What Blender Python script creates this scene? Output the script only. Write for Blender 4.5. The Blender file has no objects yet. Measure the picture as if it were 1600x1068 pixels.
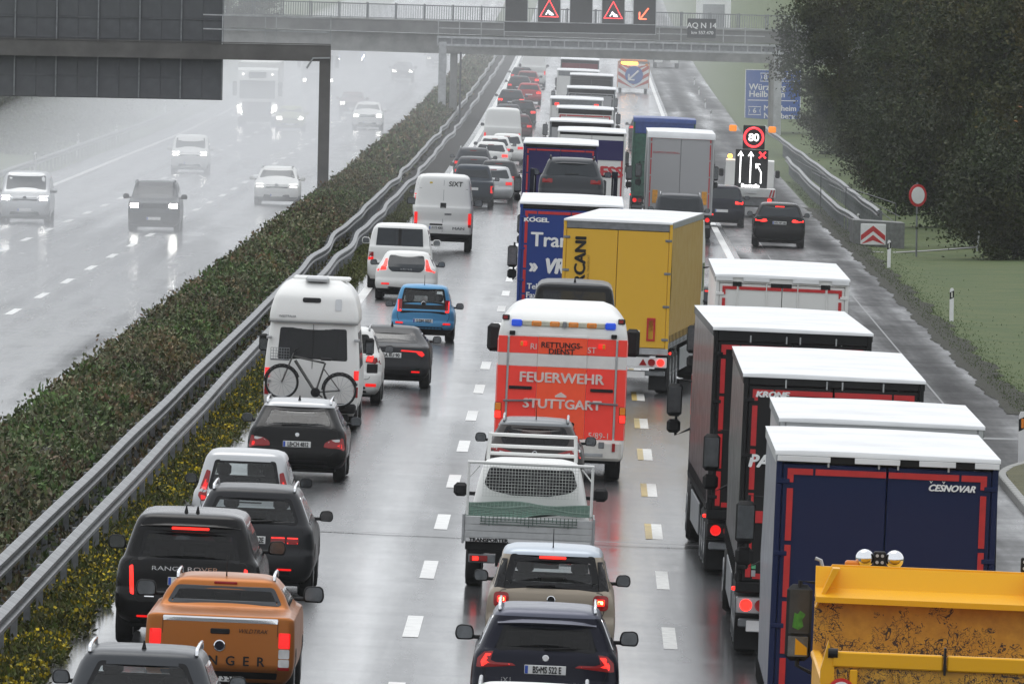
import bpy, bmesh, math, random
import numpy as np
from mathutils import Vector, Matrix
from mathutils.bvhtree import BVHTree
from mathutils.geometry import delaunay_2d_cdt
random.seed(7); rng = np.random.default_rng(7)
scn = bpy.context.scene
COL = scn.collection

# ------------------------------------------------------------------ camera, sky, sun, exposure
FPX, ROLL, YH, ZC = 19000.0, math.radians(1.1), 64.0, 8.7      # focal length in 1600-px units, camera height
CR, SR = math.cos(ROLL), math.sin(ROLL)
cd = bpy.data.cameras.new('camera'); cam = bpy.data.objects.new('camera', cd); COL.objects.link(cam)
cd.sensor_width = 36.0; cd.lens = FPX / 1600.0 * 36.0; cd.clip_start = 5.0; cd.clip_end = 6000.0
fw = Vector((SR * 470 / FPX, 1.0, -CR * 470 / FPX)).normalized()
rt = Vector((CR, 0, SR)); rt = (rt - fw * rt.dot(fw)).normalized(); up = rt.cross(fw)
cam.matrix_world = Matrix(((rt.x, up.x, -fw.x, 0), (rt.y, up.y, -fw.y, 0), (rt.z, up.z, -fw.z, ZC), (0, 0, 0, 1)))
scn.camera = cam

SUN_EL, SUN_AZ = math.radians(66), math.radians(-15)
w = bpy.data.worlds.new('World'); scn.world = w; w.use_nodes = True
nt = w.node_tree; bg = nt.nodes['Background']
sky = nt.nodes.new('ShaderNodeTexSky'); sky.sky_type = 'NISHITA'; sky.sun_disc = False
sky.sun_elevation = SUN_EL; sky.sun_rotation = SUN_AZ; sky.air_density = 1.0; sky.dust_density = 1.5; sky.ozone_density = 1.0
hs = nt.nodes.new('ShaderNodeHueSaturation'); hs.inputs['Saturation'].default_value = 0.12   # overcast: grey cloud light
nt.links.new(sky.outputs[0], hs.inputs['Color']); 
cl = nt.nodes.new('ShaderNodeMix'); cl.data_type = 'RGBA'; cl.inputs[0].default_value = .72; cl.inputs[7].default_value = (9.35, 9.7, 10.15, 1)      # closed cloud cover: even grey light
nt.links.new(hs.outputs[0], cl.inputs[6]); nt.links.new(cl.outputs[2], bg.inputs[0])
bg.inputs[1].default_value = 0.13
sl = bpy.data.lights.new('sun', 'SUN'); so = bpy.data.objects.new('sun', sl); COL.objects.link(so)
sl.energy = 0.95; sl.angle = math.radians(40); sl.color = (1.0, 0.98, 0.95)
so.rotation_euler = (math.radians(90) - SUN_EL, 0, math.radians(180) - SUN_AZ + math.radians(0)); so.location = (0, 100, 60)
vs = scn.view_settings; vs.view_transform = 'Standard'; vs.look = 'None'; vs.exposure = 0.0; vs.gamma = 1.0
scn.cycles.max_bounces = 7; scn.cycles.transparent_max_bounces = 16; scn.cycles.volume_bounces = 2
scn.cycles.caustics_reflective = False; scn.cycles.caustics_refractive = False
scn.cycles.sample_clamp_indirect = 4.0

# ------------------------------------------------------------------ the road's line and level
KD = [(0, 9.0), (100, 8.80), (140, 8.70), (178, 8.58), (301, 8.04), (424, 7.47), (491, 7.2), (548, 6.97), (586, 6.75), (640, 6.4), (720, 5.92),
      (809, 5.15), (864, 4.6), (1000, 3.3), (1250, .4), (1500, -3.2), (2000, -13), (2600, -28)]
def pchip(K, x):
    if x <= K[0][0]: return K[0][1]
    if x >= K[-1][0]: return K[-1][1]
    n = len(K)
    for i in range(n - 1):
        if x <= K[i + 1][0]: break
    h = K[i + 1][0] - K[i][0]
    if h < 1e-9: return K[i + 1][1]
    dl = (K[i + 1][1] - K[i][1]) / h
    def sl_(j):
        if j <= 0 or j >= n - 1: return dl
        a = (K[j][1] - K[j - 1][1]) / max(1e-9, K[j][0] - K[j - 1][0]); b = (K[j + 1][1] - K[j][1]) / max(1e-9, K[j + 1][0] - K[j][0])
        return 0 if a * b <= 0 else 2 * a * b / (a + b)
    m0, m1 = sl_(i), sl_(i + 1); t = (x - K[i][0]) / h
    return ((2*t**3 - 3*t**2 + 1) * K[i][1] + (t**3 - 2*t**2 + t) * h * m0 + (-2*t**3 + 3*t**2) * K[i + 1][1] + (t**3 - t**2) * h * m1)
HEAD = 0.0064
def XA(d): return -1.28 + HEAD * (d - 178)                     # the dashed line between left and middle lane
def Z0(d): return ZC - pchip(KD, d)
CF = 0.027
def zr(o, d):                                                    # road level at lateral offset o from XA
    z = Z0(d)
    if o > -4.6: z -= CF * min(o, 3.75) + .008 * max(0, min(o, 14) - 3.75)
    else: z += CF * 4.6 * max(0, 1 - (-4.6 - o) / 3.0)
    return z
def slope(d): return (Z0(d + 4) - Z0(d - 4)) / 8
def lev(x, y):
    dx, dy = x - 800, y - YH
    return CR * dx + SR * dy, -SR * dx + CR * dy
def at(x, y, d):
    u, v = lev(x, y); return Vector((u * d / FPX, d, ZC - v * d / FPX))
def off_of(px, d, h=0.7):                                        # offset of something h above the road seen at column px
    v = (pchip(KD, d) - h) * FPX / d; dx = px - 800; dy = (v + SR * dx) / CR
    return (CR * dx + SR * dy) * d / FPX - XA(d)
def d_roof(px, y, H):                                            # distance of a roof of height H seen at (px, y)
    u, v = lev(px, y); lo, hi = 90.0, 1400.0
    for _ in range(50):
        m = (lo + hi) / 2; o = u * m / FPX - XA(m)
        if (ZC - zr(o, m) - H) * FPX / m > v: lo = m
        else: hi = m
    return lo

# ------------------------------------------------------------------ materials
M = {}
def nodes(name):
    m = bpy.data.materials.new(name); m.use_nodes = True; t = m.node_tree
    return m, t, t.nodes['Principled BSDF']
def N(t, typ, **kw):
    n = t.nodes.new(typ)
    for k, v in kw.items():
        if hasattr(n, k): setattr(n, k, v)
        else: n.inputs[k].default_value = v
    return n
def rgba(c): return (c[0], c[1], c[2], 1)
def noise(t, scale, detail=3, vec=None, rough=.55):
    n = N(t, 'ShaderNodeTexNoise', Scale=scale, Detail=detail, Roughness=rough)
    if vec: t.links.new(vec, n.inputs['Vector'])
    return n
def ramp(t, src, stops):
    r = t.nodes.new('ShaderNodeValToRGB'); t.links.new(src, r.inputs[0]); e = r.color_ramp.elements
    while len(e) < len(stops): e.new(0.5)
    for k, (p, c) in enumerate(stops):
        e[k].position = p; e[k].color = rgba(c) if len(c) == 3 else c
    return r
def coords(t, scale=(1, 1, 1), kind='Object'):
    tc = t.nodes.new('ShaderNodeTexCoord'); mp = t.nodes.new('ShaderNodeMapping'); mp.inputs['Scale'].default_value = scale
    t.links.new(tc.outputs[kind], mp.inputs[0]); return mp.outputs[0]
def bump(t, p, src, strength, dist=.01):
    b = N(t, 'ShaderNodeBump', Strength=strength, Distance=dist); t.links.new(src, b.inputs['Height']); t.links.new(b.outputs[0], p.inputs['Normal'])
def plain(name, c, rough=.5, metal=0., var=.25, scale=6., emit=None, es=0., coat=0., bmp=0.):
    if name in M: return M[name]
    m, t, p = nodes(name); p.inputs['Roughness'].default_value = rough; p.inputs['Metallic'].default_value = metal
    if max(c) < .06: p.inputs['Specular IOR Level'].default_value = .22
    if coat: p.inputs['Coat Weight'].default_value = coat; p.inputs['Coat Roughness'].default_value = .08
    v = coords(t); n = noise(t, scale, 4, v)
    r = ramp(t, n.outputs['Fac'], [(.3, tuple(x * (1 - var) for x in c)), (.7, tuple(min(1, x * (1 + var * .6)) for x in c))])
    t.links.new(r.outputs[0], p.inputs['Base Color'])
    if emit: p.inputs['Emission Color'].default_value = rgba(emit); p.inputs['Emission Strength'].default_value = es
    if bmp: bump(t, p, noise(t, scale * 12, 2, v).outputs['Fac'], bmp)
    M[name] = m; return m
def paint(name, c, metal=0., rough=.3, dirt=.5):                 # wet lacquer with road film on the lower body and rain beads
    if name in M: return M[name]
    m, t, p = nodes(name); p.inputs['Metallic'].default_value = metal
    p.inputs['Coat Weight'].default_value = .12; p.inputs['Coat Roughness'].default_value = .1; p.inputs['Specular IOR Level'].default_value = .12
    v = coords(t); n = noise(t, 3.0, 5, v); sx = t.nodes.new('ShaderNodeSeparateXYZ'); t.links.new(v, sx.inputs[0])
    mr = N(t, 'ShaderNodeMapRange'); t.links.new(sx.outputs['Z'], mr.inputs[0])
    mr.inputs[1].default_value = 1.0; mr.inputs[2].default_value = .15; mr.inputs[3].default_value = .05; mr.inputs[4].default_value = .6 * dirt
    mu = N(t, 'ShaderNodeMath', operation='MULTIPLY'); t.links.new(mr.outputs[0], mu.inputs[0]); t.links.new(n.outputs['Fac'], mu.inputs[1])
    mx = N(t, 'ShaderNodeMix', data_type='RGBA'); t.links.new(mu.outputs[0], mx.inputs[0])
    mx.inputs[6].default_value = rgba(c); mx.inputs[7].default_value = (.07, .066, .06, 1)
    t.links.new(mx.outputs[2], p.inputs['Base Color'])
    rr = N(t, 'ShaderNodeMapRange'); t.links.new(n.outputs['Fac'], rr.inputs[0]); rr.inputs[3].default_value = rough * .7; rr.inputs[4].default_value = rough * 1.5
    t.links.new(rr.outputs[0], p.inputs['Roughness'])
    bump(t, p, noise(t, 70, 2, v).outputs['Fac'], .12, .004)
    M[name] = m; return m
def lamp(name, c, s, base=None):
    if name in M: return M[name]
    m, t, p = nodes(name); p.inputs['Base Color'].default_value = rgba(base or c); p.inputs['Roughness'].default_value = .2
    p.inputs['Emission Color'].default_value = rgba(c); p.inputs['Emission Strength'].default_value = s
    m.cycles.emission_sampling = 'NONE'; M[name] = m; return m
def glassmat(name, tint, refl=.07):
    m = bpy.data.materials.new(name); m.use_nodes = True; t = m.node_tree; t.nodes.clear()
    o = t.nodes.new('ShaderNodeOutputMaterial'); tr = N(t, 'ShaderNodeBsdfTransparent'); tr.inputs[0].default_value = rgba(tint)
    gl = N(t, 'ShaderNodeBsdfGlossy', Roughness=.06); gl.inputs[0].default_value = (1, 1, 1, 1)
    lw = t.nodes.new('ShaderNodeLayerWeight'); pw = N(t, 'ShaderNodeMath', operation='POWER'); t.links.new(lw.outputs['Facing'], pw.inputs[0]); pw.inputs[1].default_value = 4
    ma = N(t, 'ShaderNodeMath', operation='MULTIPLY_ADD'); t.links.new(pw.outputs[0], ma.inputs[0]); ma.inputs[1].default_value = .85; ma.inputs[2].default_value = refl
    nz = noise(t, 60, 2, coords(t)); bp = N(t, 'ShaderNodeBump', Strength=.12, Distance=.004); t.links.new(nz.outputs['Fac'], bp.inputs['Height']); t.links.new(bp.outputs[0], gl.inputs['Normal'])
    mx = t.nodes.new('ShaderNodeMixShader'); t.links.new(ma.outputs[0], mx.inputs[0]); t.links.new(tr.outputs[0], mx.inputs[1]); t.links.new(gl.outputs[0], mx.inputs[2])
    t.links.new(mx.outputs[0], o.inputs[0]); M[name] = m; return m
glassmat('glass', (.78, .82, .82), .035); glassmat('glass_dark', (.05, .055, .06), .025)
BLK = plain('black_plastic', (.010, .010, .011), .5); RUB = plain('tyre_rubber', (.02, .02, .02), .75, scale=20, bmp=.3)
FRIT = plain('black_gloss', (.008, .008, .009), .12, var=.1)
RIM = plain('wheel_alloy', (.30, .31, .32), .35, .8); CHR = plain('chrome', (.75, .76, .78), .12, 1., .05)
WHITE = paint('white_paint', (.80, .80, .78)); SILV = plain('galvanised', (.42, .43, .44), .42, .75, .25, 3.)
SEAT = plain('seat_cloth', (.02, .02, .022), .85); GREYM = plain('grey_metal', (.20, .21, .22), .5, .4)
RLENS = lamp('red_lens', (.9, .01, .01), .05, (.20, .005, .006)); RLIT = lamp('tail_lamp_lit', (1, .012, .01), .8, (.35, .006, .006))
RBRI = lamp('brake_lamp_lit', (1, .022, .014), 2.4, (.4, .01, .008)); ALENS = lamp('amber_lens', (.9, .3, .02), .15, (.55, .16, .01))
AHOT = lamp('amber_lamp_lit', (1, .42, .03), 9.); WLENS = plain('clear_lens', (.6, .6, .6), .15); HEADL = lamp('headlight_lit', (1, .98, .92), 40.)
HEADW = lamp('headlight_dim', (1, .98, .92), 5.); PLATE = plain('plate_white', (.75, .75, .74), .4, var=.06); EUB = plain('plate_blue', (.02, .08, .45), .4)
INK = plain('ink_black', (.012, .012, .012), .5); WINK = plain('ink_white', (.78, .78, .78), .45, var=.05); RTAPE = plain('red_tape', (.50, .012, .015), .35, var=.15)
ROOFW = plain('white_tarp', (.74, .75, .76), .4, var=.16, scale=.9, bmp=.25)

# ------------------------------------------------------------------ mesh helpers
def link(o, parent=None, loc=None, rot=None):
    COL.objects.link(o)
    if parent is not None: o.parent = parent
    if loc is not None: o.location = loc
    if rot is not None: o.rotation_euler = rot
    return o
def mesh(name, vs, fs, mat, smooth=False):
    me = bpy.data.meshes.new(name); me.from_pydata([tuple(v) for v in vs], [], fs)
    for m in (mat if isinstance(mat, (list, tuple)) else [mat]): me.materials.append(m)
    if smooth: me.polygons.foreach_set('use_smooth', [True] * len(me.polygons))
    me.update(); return me
def tag(o, label=None, cat=None, group=None, kind=None):
    if label: o['label'] = label
    if cat: o['category'] = cat
    if group: o['group'] = group
    if kind: o['kind'] = kind
    return o
class MB:
    def __init__(s): s.v = []; s.f = []
    def add(s, vs, fs):
        k = len(s.v); s.v += [tuple(v) for v in vs]; s.f += [tuple(i + k for i in f) for f in fs]; return s
    def box(s, x0, x1, y0, y1, z0, z1, r=0.):
        if x1 < x0: x0, x1 = x1, x0
        if y1 < y0: y0, y1 = y1, y0
        if z1 < z0: z0, z1 = z1, z0
        r = min(r, (x1 - x0) * .45, (y1 - y0) * .45, (z1 - z0) * .45)
        if r <= 0:
            return s.add([(x0,y0,z0),(x1,y0,z0),(x1,y1,z0),(x0,y1,z0),(x0,y0,z1),(x1,y0,z1),(x1,y1,z1),(x0,y1,z1)],
                         [(0,3,2,1),(4,5,6,7),(0,1,5,4),(1,2,6,5),(2,3,7,6),(3,0,4,7)])
        vs = []; ix = {}
        for i, X in enumerate((x0, x1)):
            for j, Y in enumerate((y0, y1)):
                for k, Z in enumerate((z0, z1)):
                    sx, sy, sz = (r, -r)[i], (r, -r)[j], (r, -r)[k]
                    for a, p in enumerate(((X, Y + sy, Z + sz), (X + sx, Y, Z + sz), (X + sx, Y + sy, Z))):
                        ix[(i, j, k, a)] = len(vs); vs.append(p)
        q = lambda *t: tuple(ix[x] for x in t); F = []
        for i in (0, 1): F.append(q((i,0,0,0),(i,1,0,0),(i,1,1,0),(i,0,1,0)))
        for j in (0, 1): F.append(q((0,j,0,1),(1,j,0,1),(1,j,1,1),(0,j,1,1)))
        for k in (0, 1): F.append(q((0,0,k,2),(1,0,k,2),(1,1,k,2),(0,1,k,2)))
        for i in (0, 1):
            for j in (0, 1): F.append(q((i,j,0,0),(i,j,1,0),(i,j,1,1),(i,j,0,1)))
            for k in (0, 1): F.append(q((i,0,k,0),(i,1,k,0),(i,1,k,2),(i,0,k,2)))
        for j in (0, 1):
            for k in (0, 1): F.append(q((0,j,k,1),(1,j,k,1),(1,j,k,2),(0,j,k,2)))
        for i in (0, 1):
            for j in (0, 1):
                for k in (0, 1): F.append(q((i,j,k,0),(i,j,k,1),(i,j,k,2)))
        return s.add(vs, F)
    def tube(s, pts, r, n=8, closed=False, r2=None):
        pts = [Vector(p) for p in pts]; k = len(pts); rings = []
        prev = None
        for i, p in enumerate(pts):
            a = pts[(i + 1) % k] if (closed or i < k - 1) else p; b = pts[i - 1] if (closed or i > 0) else p
            t = (a - b).normalized() if (a - b).length > 1e-9 else Vector((0, 0, 1))
            ref = prev if prev is not None and abs(prev.dot(t)) < .95 else (Vector((0, 0, 1)) if abs(t.z) < .9 else Vector((1, 0, 0)))
            e = (ref - t * ref.dot(t)).normalized(); g = t.cross(e); prev = e
            rr = r if r2 is None else r + (r2 - r) * i / max(1, k - 1)
            rings.append([p + (e * math.cos(2 * math.pi * j / n) + g * math.sin(2 * math.pi * j / n)) * rr for j in range(n)])
        vs = [v for R in rings for v in R]; F = []
        for i in range(k if closed else k - 1):
            a, b = i * n, ((i + 1) % k) * n
            for j in range(n): F.append((a + j, a + (j + 1) % n, b + (j + 1) % n, b + j))
        if not closed: F += [tuple(range(n))[::-1], tuple((k - 1) * n + j for j in range(n))]
        return s.add(vs, F)
    def lathe(s, prof, n=24, axis='x', c=(0, 0, 0)):             # prof: (along, radius)
        vs = []; F = []
        for a, r in prof:
            for j in range(n):
                t = 2 * math.pi * j / n; p, q = r * math.cos(t), r * math.sin(t)
                vs.append({'x': (c[0] + a, c[1] + p, c[2] + q), 'y': (c[0] + p, c[1] + a, c[2] + q), 'z': (c[0] + p, c[1] + q, c[2] + a)}[axis])
        m = len(prof)
        for i in range(m - 1):
            for j in range(n): F.append((i * n + j, i * n + (j + 1) % n, (i + 1) * n + (j + 1) % n, (i + 1) * n + j))
        F += [tuple(range(n))[::-1], tuple((m - 1) * n + j for j in range(n))]
        return s.add(vs, F)
    def prism(s, poly, y0, y1, plane='xz'):
        n = len(poly); P = {'xz': lambda a, b, y: (a, y, b), 'xy': lambda a, b, y: (a, b, y), 'yz': lambda a, b, y: (y, a, b)}[plane]
        vs = [P(a, b, y0) for a, b in poly] + [P(a, b, y1) for a, b in poly]
        return s.add(vs, [tuple(range(n)), tuple(range(2 * n - 1, n - 1, -1))] + [(i, n + i, n + (i + 1) % n, (i + 1) % n) for i in range(n)])
    def ball(s, c, r, n=10, sz=1.):
        prof = [(-math.cos(math.pi * i / n) * r * sz, max(.001, math.sin(math.pi * i / n) * r)) for i in range(n + 1)]
        return s.lathe(prof, 14, 'z', c)
    def build(s, name, mat, parent=None, loc=None, rot=None, smooth=False):
        return link(bpy.data.objects.new(name, mesh(name, s.v, s.f, mat, smooth)), parent, loc, rot)
def empty(name, loc=(0, 0, 0), rot=(0, 0, 0)):
    o = bpy.data.objects.new(name, None); o.empty_display_size = .3; return link(o, None, loc, rot)
def inst(src, parent=None, loc=None, rot=None, scale=None):
    o = src.copy(); COL.objects.link(o); o.parent = parent
    if loc is not None: o.location = loc
    if rot is not None: o.rotation_euler = rot
    if scale is not None: o.scale = scale
    return o
def text(body, parent, loc, size, mat, name='lettering', rot=0., align='CENTER', bold=.0, sx=1., shear=0., width=None, rx=math.pi / 2):
    c = bpy.data.curves.new(name, 'FONT'); c.body = body; c.size = size; c.align_x = align; c.align_y = 'CENTER'; c.shear = shear
    c.resolution_u = 3; c.extrude = .002; c.materials.append(mat)
    o = bpy.data.objects.new(name, c); link(o, parent, loc); o.rotation_mode = 'XYZ'; o['bold'] = bold
    o.rotation_euler = Matrix.Rotation(rx, 3, 'X').to_euler() if not rot else (Matrix.Rotation(rx, 3, 'X') @ Matrix.Rotation(rot, 3, 'Z')).to_euler()
    if width: sx = width / max(.01, len(body) * size * .56)
    o.scale = (sx, 1, 1); return o
def rpoly(pts, r=.03, n=3):                                       # polygon with rounded corners
    out = []; k = len(pts)
    for i in range(k):
        p0, p1, p2 = Vector(pts[i - 1]).to_2d(), Vector(pts[i]).to_2d(), Vector(pts[(i + 1) % k]).to_2d()
        a, b = (p0 - p1), (p2 - p1); rr = min(r, a.length * .45, b.length * .45)
        A, B = p1 + a.normalized() * rr, p1 + b.normalized() * rr
        for j in range(n + 1):
            t = j / n; out.append(tuple((1 - t) ** 2 * A + 2 * t * (1 - t) * p1 + t * t * B))
    return out
def inside(p, poly):
    x, y = p[0], p[1]; c = False; j = len(poly) - 1
    for i in range(len(poly)):
        xi, yi = poly[i]; xj, yj = poly[j]
        if (yi > y) != (yj > y) and x < (xj - xi) * (y - yi) / (yj - yi) + xi: c = not c
        j = i
    return c
def inset(poly, w):
    area = sum(poly[i - 1][0] * poly[i][1] - poly[i][0] * poly[i - 1][1] for i in range(len(poly)))
    sg = 1 if area > 0 else -1; out = []; k = len(poly)
    for i in range(k):
        a, b, c = Vector(poly[i - 1]), Vector(poly[i]), Vector(poly[(i + 1) % k])
        t = (c - a); t = t.normalized() if t.length > 1e-9 else Vector((1, 0)); out.append((b.x - t.y * w * sg, b.y + t.x * w * sg))
    return out
def mirror(poly): return [(-x, z) for x, z in poly]
def patch(name, bvh, poly, mat, parent, off=.006, view='near', hole=None, grid=.09, skirt=.02, ymid=2.):
    """a panel cut to the outline poly (seen from 'near', 'far', 'left' or 'right') that follows the surface behind it"""
    pts = list(poly); E = [(i, (i + 1) % len(poly)) for i in range(len(poly))]
    if hole: k = len(pts); pts += hole; E += [(k + i, k + (i + 1) % len(hole)) for i in range(len(hole))]
    xs = [p[0] for p in poly]; zs = [p[1] for p in poly]
    x = min(xs) + grid * .5
    while x < max(xs):
        z = min(zs) + grid * .5
        while z < max(zs):
            if inside((x, z), poly) and not (hole and inside((x, z), hole)): pts.append((x, z))
            z += grid
        x += grid
    V, _, F, *_r = delaunay_2d_cdt([Vector(p) for p in pts], E, [], 0, 1e-5)
    F = [f for f in F if (lambda c: inside(c, poly) and not (hole and inside(c, hole)))((sum(V[i].x for i in f) / len(f), sum(V[i].y for i in f) / len(f)))]
    vs = []
    for p in V:
        if view == 'near': o, dr = Vector((p.x, -5, p.y)), Vector((0, 1, 0))
        elif view == 'far': o, dr = Vector((p.x, 30, p.y)), Vector((0, -1, 0))
        elif view == 'right': o, dr = Vector((5, p.x, p.y)), Vector((-1, 0, 0))
        else: o, dr = Vector((-5, p.x, p.y)), Vector((1, 0, 0))
        h = bvh.ray_cast(o, dr)
        if h[0] is None:
            g = bvh.find_nearest(o + dr * 5.3); q = g[0] if g[0] is not None else o + dr * 5
            q = Vector(q)
        else: q = h[0]
        vs.append(q - dr * off)
    D = {'near': (0, 1, 0), 'far': (0, -1, 0), 'right': (-1, 0, 0), 'left': (1, 0, 0)}[view]; D = Vector(D)
    cnt = {}
    for f in F:
        for i in range(len(f)):
            e = (f[i], f[(i + 1) % len(f)]); cnt[e] = 1
    if skirt:
        mp = {}
        for (a, b) in [e for e in cnt if (e[1], e[0]) not in cnt]:
            for i in (a, b):
                if i not in mp: mp[i] = len(vs); vs.append(vs[i] + D * (off + skirt))
            F.append((b, a, mp[a], mp[b]))
    me = mesh(name, vs, [tuple(f) for f in F], mat, False)
    return link(bpy.data.objects.new(name, me), parent)
# ------------------------------------------------------------------ vehicles: shared pieces
def base_mesh(fn, name, mat, smooth=False):
    b = MB(); fn(b); o = bpy.data.objects.new(name, mesh(name, b.v, b.f, mat, smooth)); return o
TYRE = base_mesh(lambda b: b.lathe([(-.11, .22), (-.11, .295), (-.085, .325), (-.03, .333), (.03, .333), (.085, .325), (.11, .295), (.11, .22)], 28), 'wheel', RUB)
def rim_(b):
    b.lathe([(-.112, .06), (-.112, .08), (-.09, .2), (-.116, .218), (-.116, .225), (.116, .225), (.116, .218), (.09, .2), (.112, .08), (.112, .06)], 20)
    for k in range(5):
        a = 2 * math.pi * k / 5
        for sx in (-1, 1):
            p, q = (math.cos(a), math.sin(a)), (-math.sin(a), math.cos(a))
            vs = [(sx * x, r * p[0] + t * q[0], r * p[1] + t * q[1]) for x in (.095, .118) for r, t in ((.05, -.025), (.05, .025), (.21, .018), (.21, -.018))]
            b.add(vs, [(0, 1, 2, 3), (7, 6, 5, 4), (0, 4, 5, 1), (1, 5, 6, 2), (2, 6, 7, 3), (3, 7, 4, 0)])
RIMO = base_mesh(rim_, 'rim', RIM)
def wheel(root, x, y, r, wd=.22, rim=True):
    o = inst(TYRE, root, (x, y, r), None, (wd / .22, r / .333, r / .333))
    if rim: inst(RIMO, o)
    return o
def rounded_ring(yn, yf, hw, cn, cf, bn, bf, NE=14, NC=6, NS=16):
    cn = min(cn, hw * .9, (yf - yn) * .4); cf = min(cf, hw * .9, (yf - yn) * .4); R = []
    def edge(y0, c, bow, sg):
        return [(-(hw - c) + 2 * (hw - c) * i / NE, y0 + sg * bow * (abs(-(hw - c) + 2 * (hw - c) * i / NE) / max(.01, hw)) ** 2.2) for i in range(NE + 1)]
    n = edge(yn, cn, bn, 1); R += n
    e = n[-1]
    for j in range(1, NC):
        t = math.pi / 2 * j / NC; R.append((e[0] + cn * math.sin(t), e[1] + cn * (1 - math.cos(t))))
    fe = edge(yf, cf, bf, -1); y0 = e[1] + cn; y1 = fe[-1][1] - cf
    for i in range(NS + 1): R.append((hw, y0 + (y1 - y0) * i / NS))
    e = fe[-1]
    for j in range(1, NC):
        t = math.pi / 2 * j / NC; R.append((e[0] + cf * math.cos(t), e[1] - cf * (1 - math.sin(t))))
    R += fe[::-1]
    e = fe[0]
    for j in range(1, NC):
        t = math.pi / 2 * j / NC; R.append((e[0] - cf * math.sin(t), e[1] - cf * (1 - math.cos(t))))
    for i in range(NS + 1): R.append((-hw, y1 + (y0 - y1) * i / NS))
    e = n[0]
    for j in range(1, NC):
        t = math.pi / 2 * j / NC; R.append((e[0] - cn * math.cos(t), e[1] + cn * (1 - math.sin(t))))
    return R
def loft(near, far, wid, corn, bow=(.07, .12), dz=.06, lod=1.):
    """stack of rounded plan outlines: near/far/wid are (z, value) profiles, corn = corner radii"""
    zs = sorted({round(k[0], 4) for P in (near, far, wid) for k in P}); Z = []
    for a, b in zip(zs, zs[1:]):
        n = max(1, int(math.ceil((b - a) / dz))); Z += [a + (b - a) * i / n for i in range(n)]
    Z.append(zs[-1]); V = []; F = []; m = None
    NE, NC, NS = (14, 6, 16) if lod >= 1 else (8, 3, 6)
    for z in Z:
        hw = pchip(wid, z); R = rounded_ring(pchip(near, z), pchip(far, z), hw, corn[0], corn[1], bow[0], bow[1], NE, NC, NS); m = len(R)
        V += [(x, y, z) for x, y in R]
    for i in range(len(Z) - 1):
        for j in range(m): F.append((i * m + j, i * m + (j + 1) % m, (i + 1) * m + (j + 1) % m, (i + 1) * m + j))
    k = (len(Z) - 1) * m
    F.append(tuple(range(m))[::-1])
    c = len(V); V.append((0, sum(V[k + j][1] for j in range(m)) / m, Z[-1] + .004))
    F += [(k + j, k + (j + 1) % m, c) for j in range(m)]
    return V, F
def cut(V, F, holes):
    out = []
    for f in F:
        if len(f) != 4: out.append(f); continue
        p = [Vector(V[i]) for i in f]; c = sum(p, Vector()) / 4; n = (p[2] - p[0]).cross(p[3] - p[1]); n.normalize(); kill = False
        for poly, view in holes:
            if view == 'near' and n.y < -.12 and inside((c.x, c.z), poly): kill = True
            elif view == 'far' and n.y > .12 and inside((c.x, c.z), poly): kill = True
            elif view == 'side' and abs(n.x) > .45 and inside((c.y, c.z), poly): kill = True
        if not kill: out.append(f)
    return out
def place(root, px, d, h=.7, yaw=0., off=None, left=False):
    o = off_of(px, d, h) if off is None else off
    root.location = (XA(d) + o, d, zr(o, d))
    root.rotation_euler = (slope(d), 0 if left else math.atan(CF) * .85, -HEAD - yaw)
    return o
def symwin(half): return half + [(-x, z) for x, z in half[::-1] if abs(x) > 1e-6]
def mirrors(root, w, y, z, mat, front=False, sc=1.):
    for s in (-1, 1):
        x0, x1 = w + .0, w + .215 * sc; out = rpoly([(x0, z - .01), (x1 - .03, z - .015), (x1, z + .05 * sc), (x1 - .02, z + .135 * sc), (x1 - .07, z + .16 * sc), (x0 + .03, z + .15 * sc), (x0, z + .09 * sc)], .05, 4)
        P = [(s * x, zz) for x, zz in out]; n = len(P); cx, cz = sum(p[0] for p in P) / n, sum(p[1] for p in P) / n; V = []
        for k, yy in ((.96, 0), (1., .02), (.97, .06), (.75, .12), (.3, .15)): V += [(cx + (p[0] - cx) * k, y + yy, cz + (p[1] - cz) * k) for p in P]
        F = [(i * n + j, i * n + (j + 1) % n, (i + 1) * n + (j + 1) % n, (i + 1) * n + j) for i in range(4) for j in range(n)] + [tuple(range(n))[::-1], tuple(4 * n + j for j in range(n))]
        m = link(bpy.data.objects.new('mirror', mesh('mirror', V, F, mat, True)), root)
        MB().box(s * (w - .12), s * (w + .06), y + .04, y + .10, z + .0, z + .05, .015).build('mirror_arm', BLK, m)
        if not front: MB().prism([(cx + (p[0] - cx) * .84, cz + (p[1] - cz) * .82) for p in P], y - .004, y + .003).build('mirror_glass', M['mirror_glass'], m)
plain('mirror_glass', (.17, .18, .19), .12, .9, .3, 9.)
def plate(root, bvh, z, txt, xc=0., wide=.52, y=None):
    if y is None:
        h = bvh.ray_cast(Vector((xc, -5, z)), Vector((0, 1, 0))); y = (h[0].y if h[0] else .1) - .012
    p = MB().box(xc - wide / 2, xc + wide / 2, y - .006, y + .03, z - .056, z + .056, .004).build('number_plate', PLATE, root)
    MB().box(xc - wide / 2 + .006, xc - wide / 2 + .045, y - .009, y, z - .05, z + .05).build('euro_band', EUB, p)
    if txt: text(txt, p, (xc + .022, y - .01, z - .004), .118, INK, bold=.003, width=wide - .09)
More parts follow.
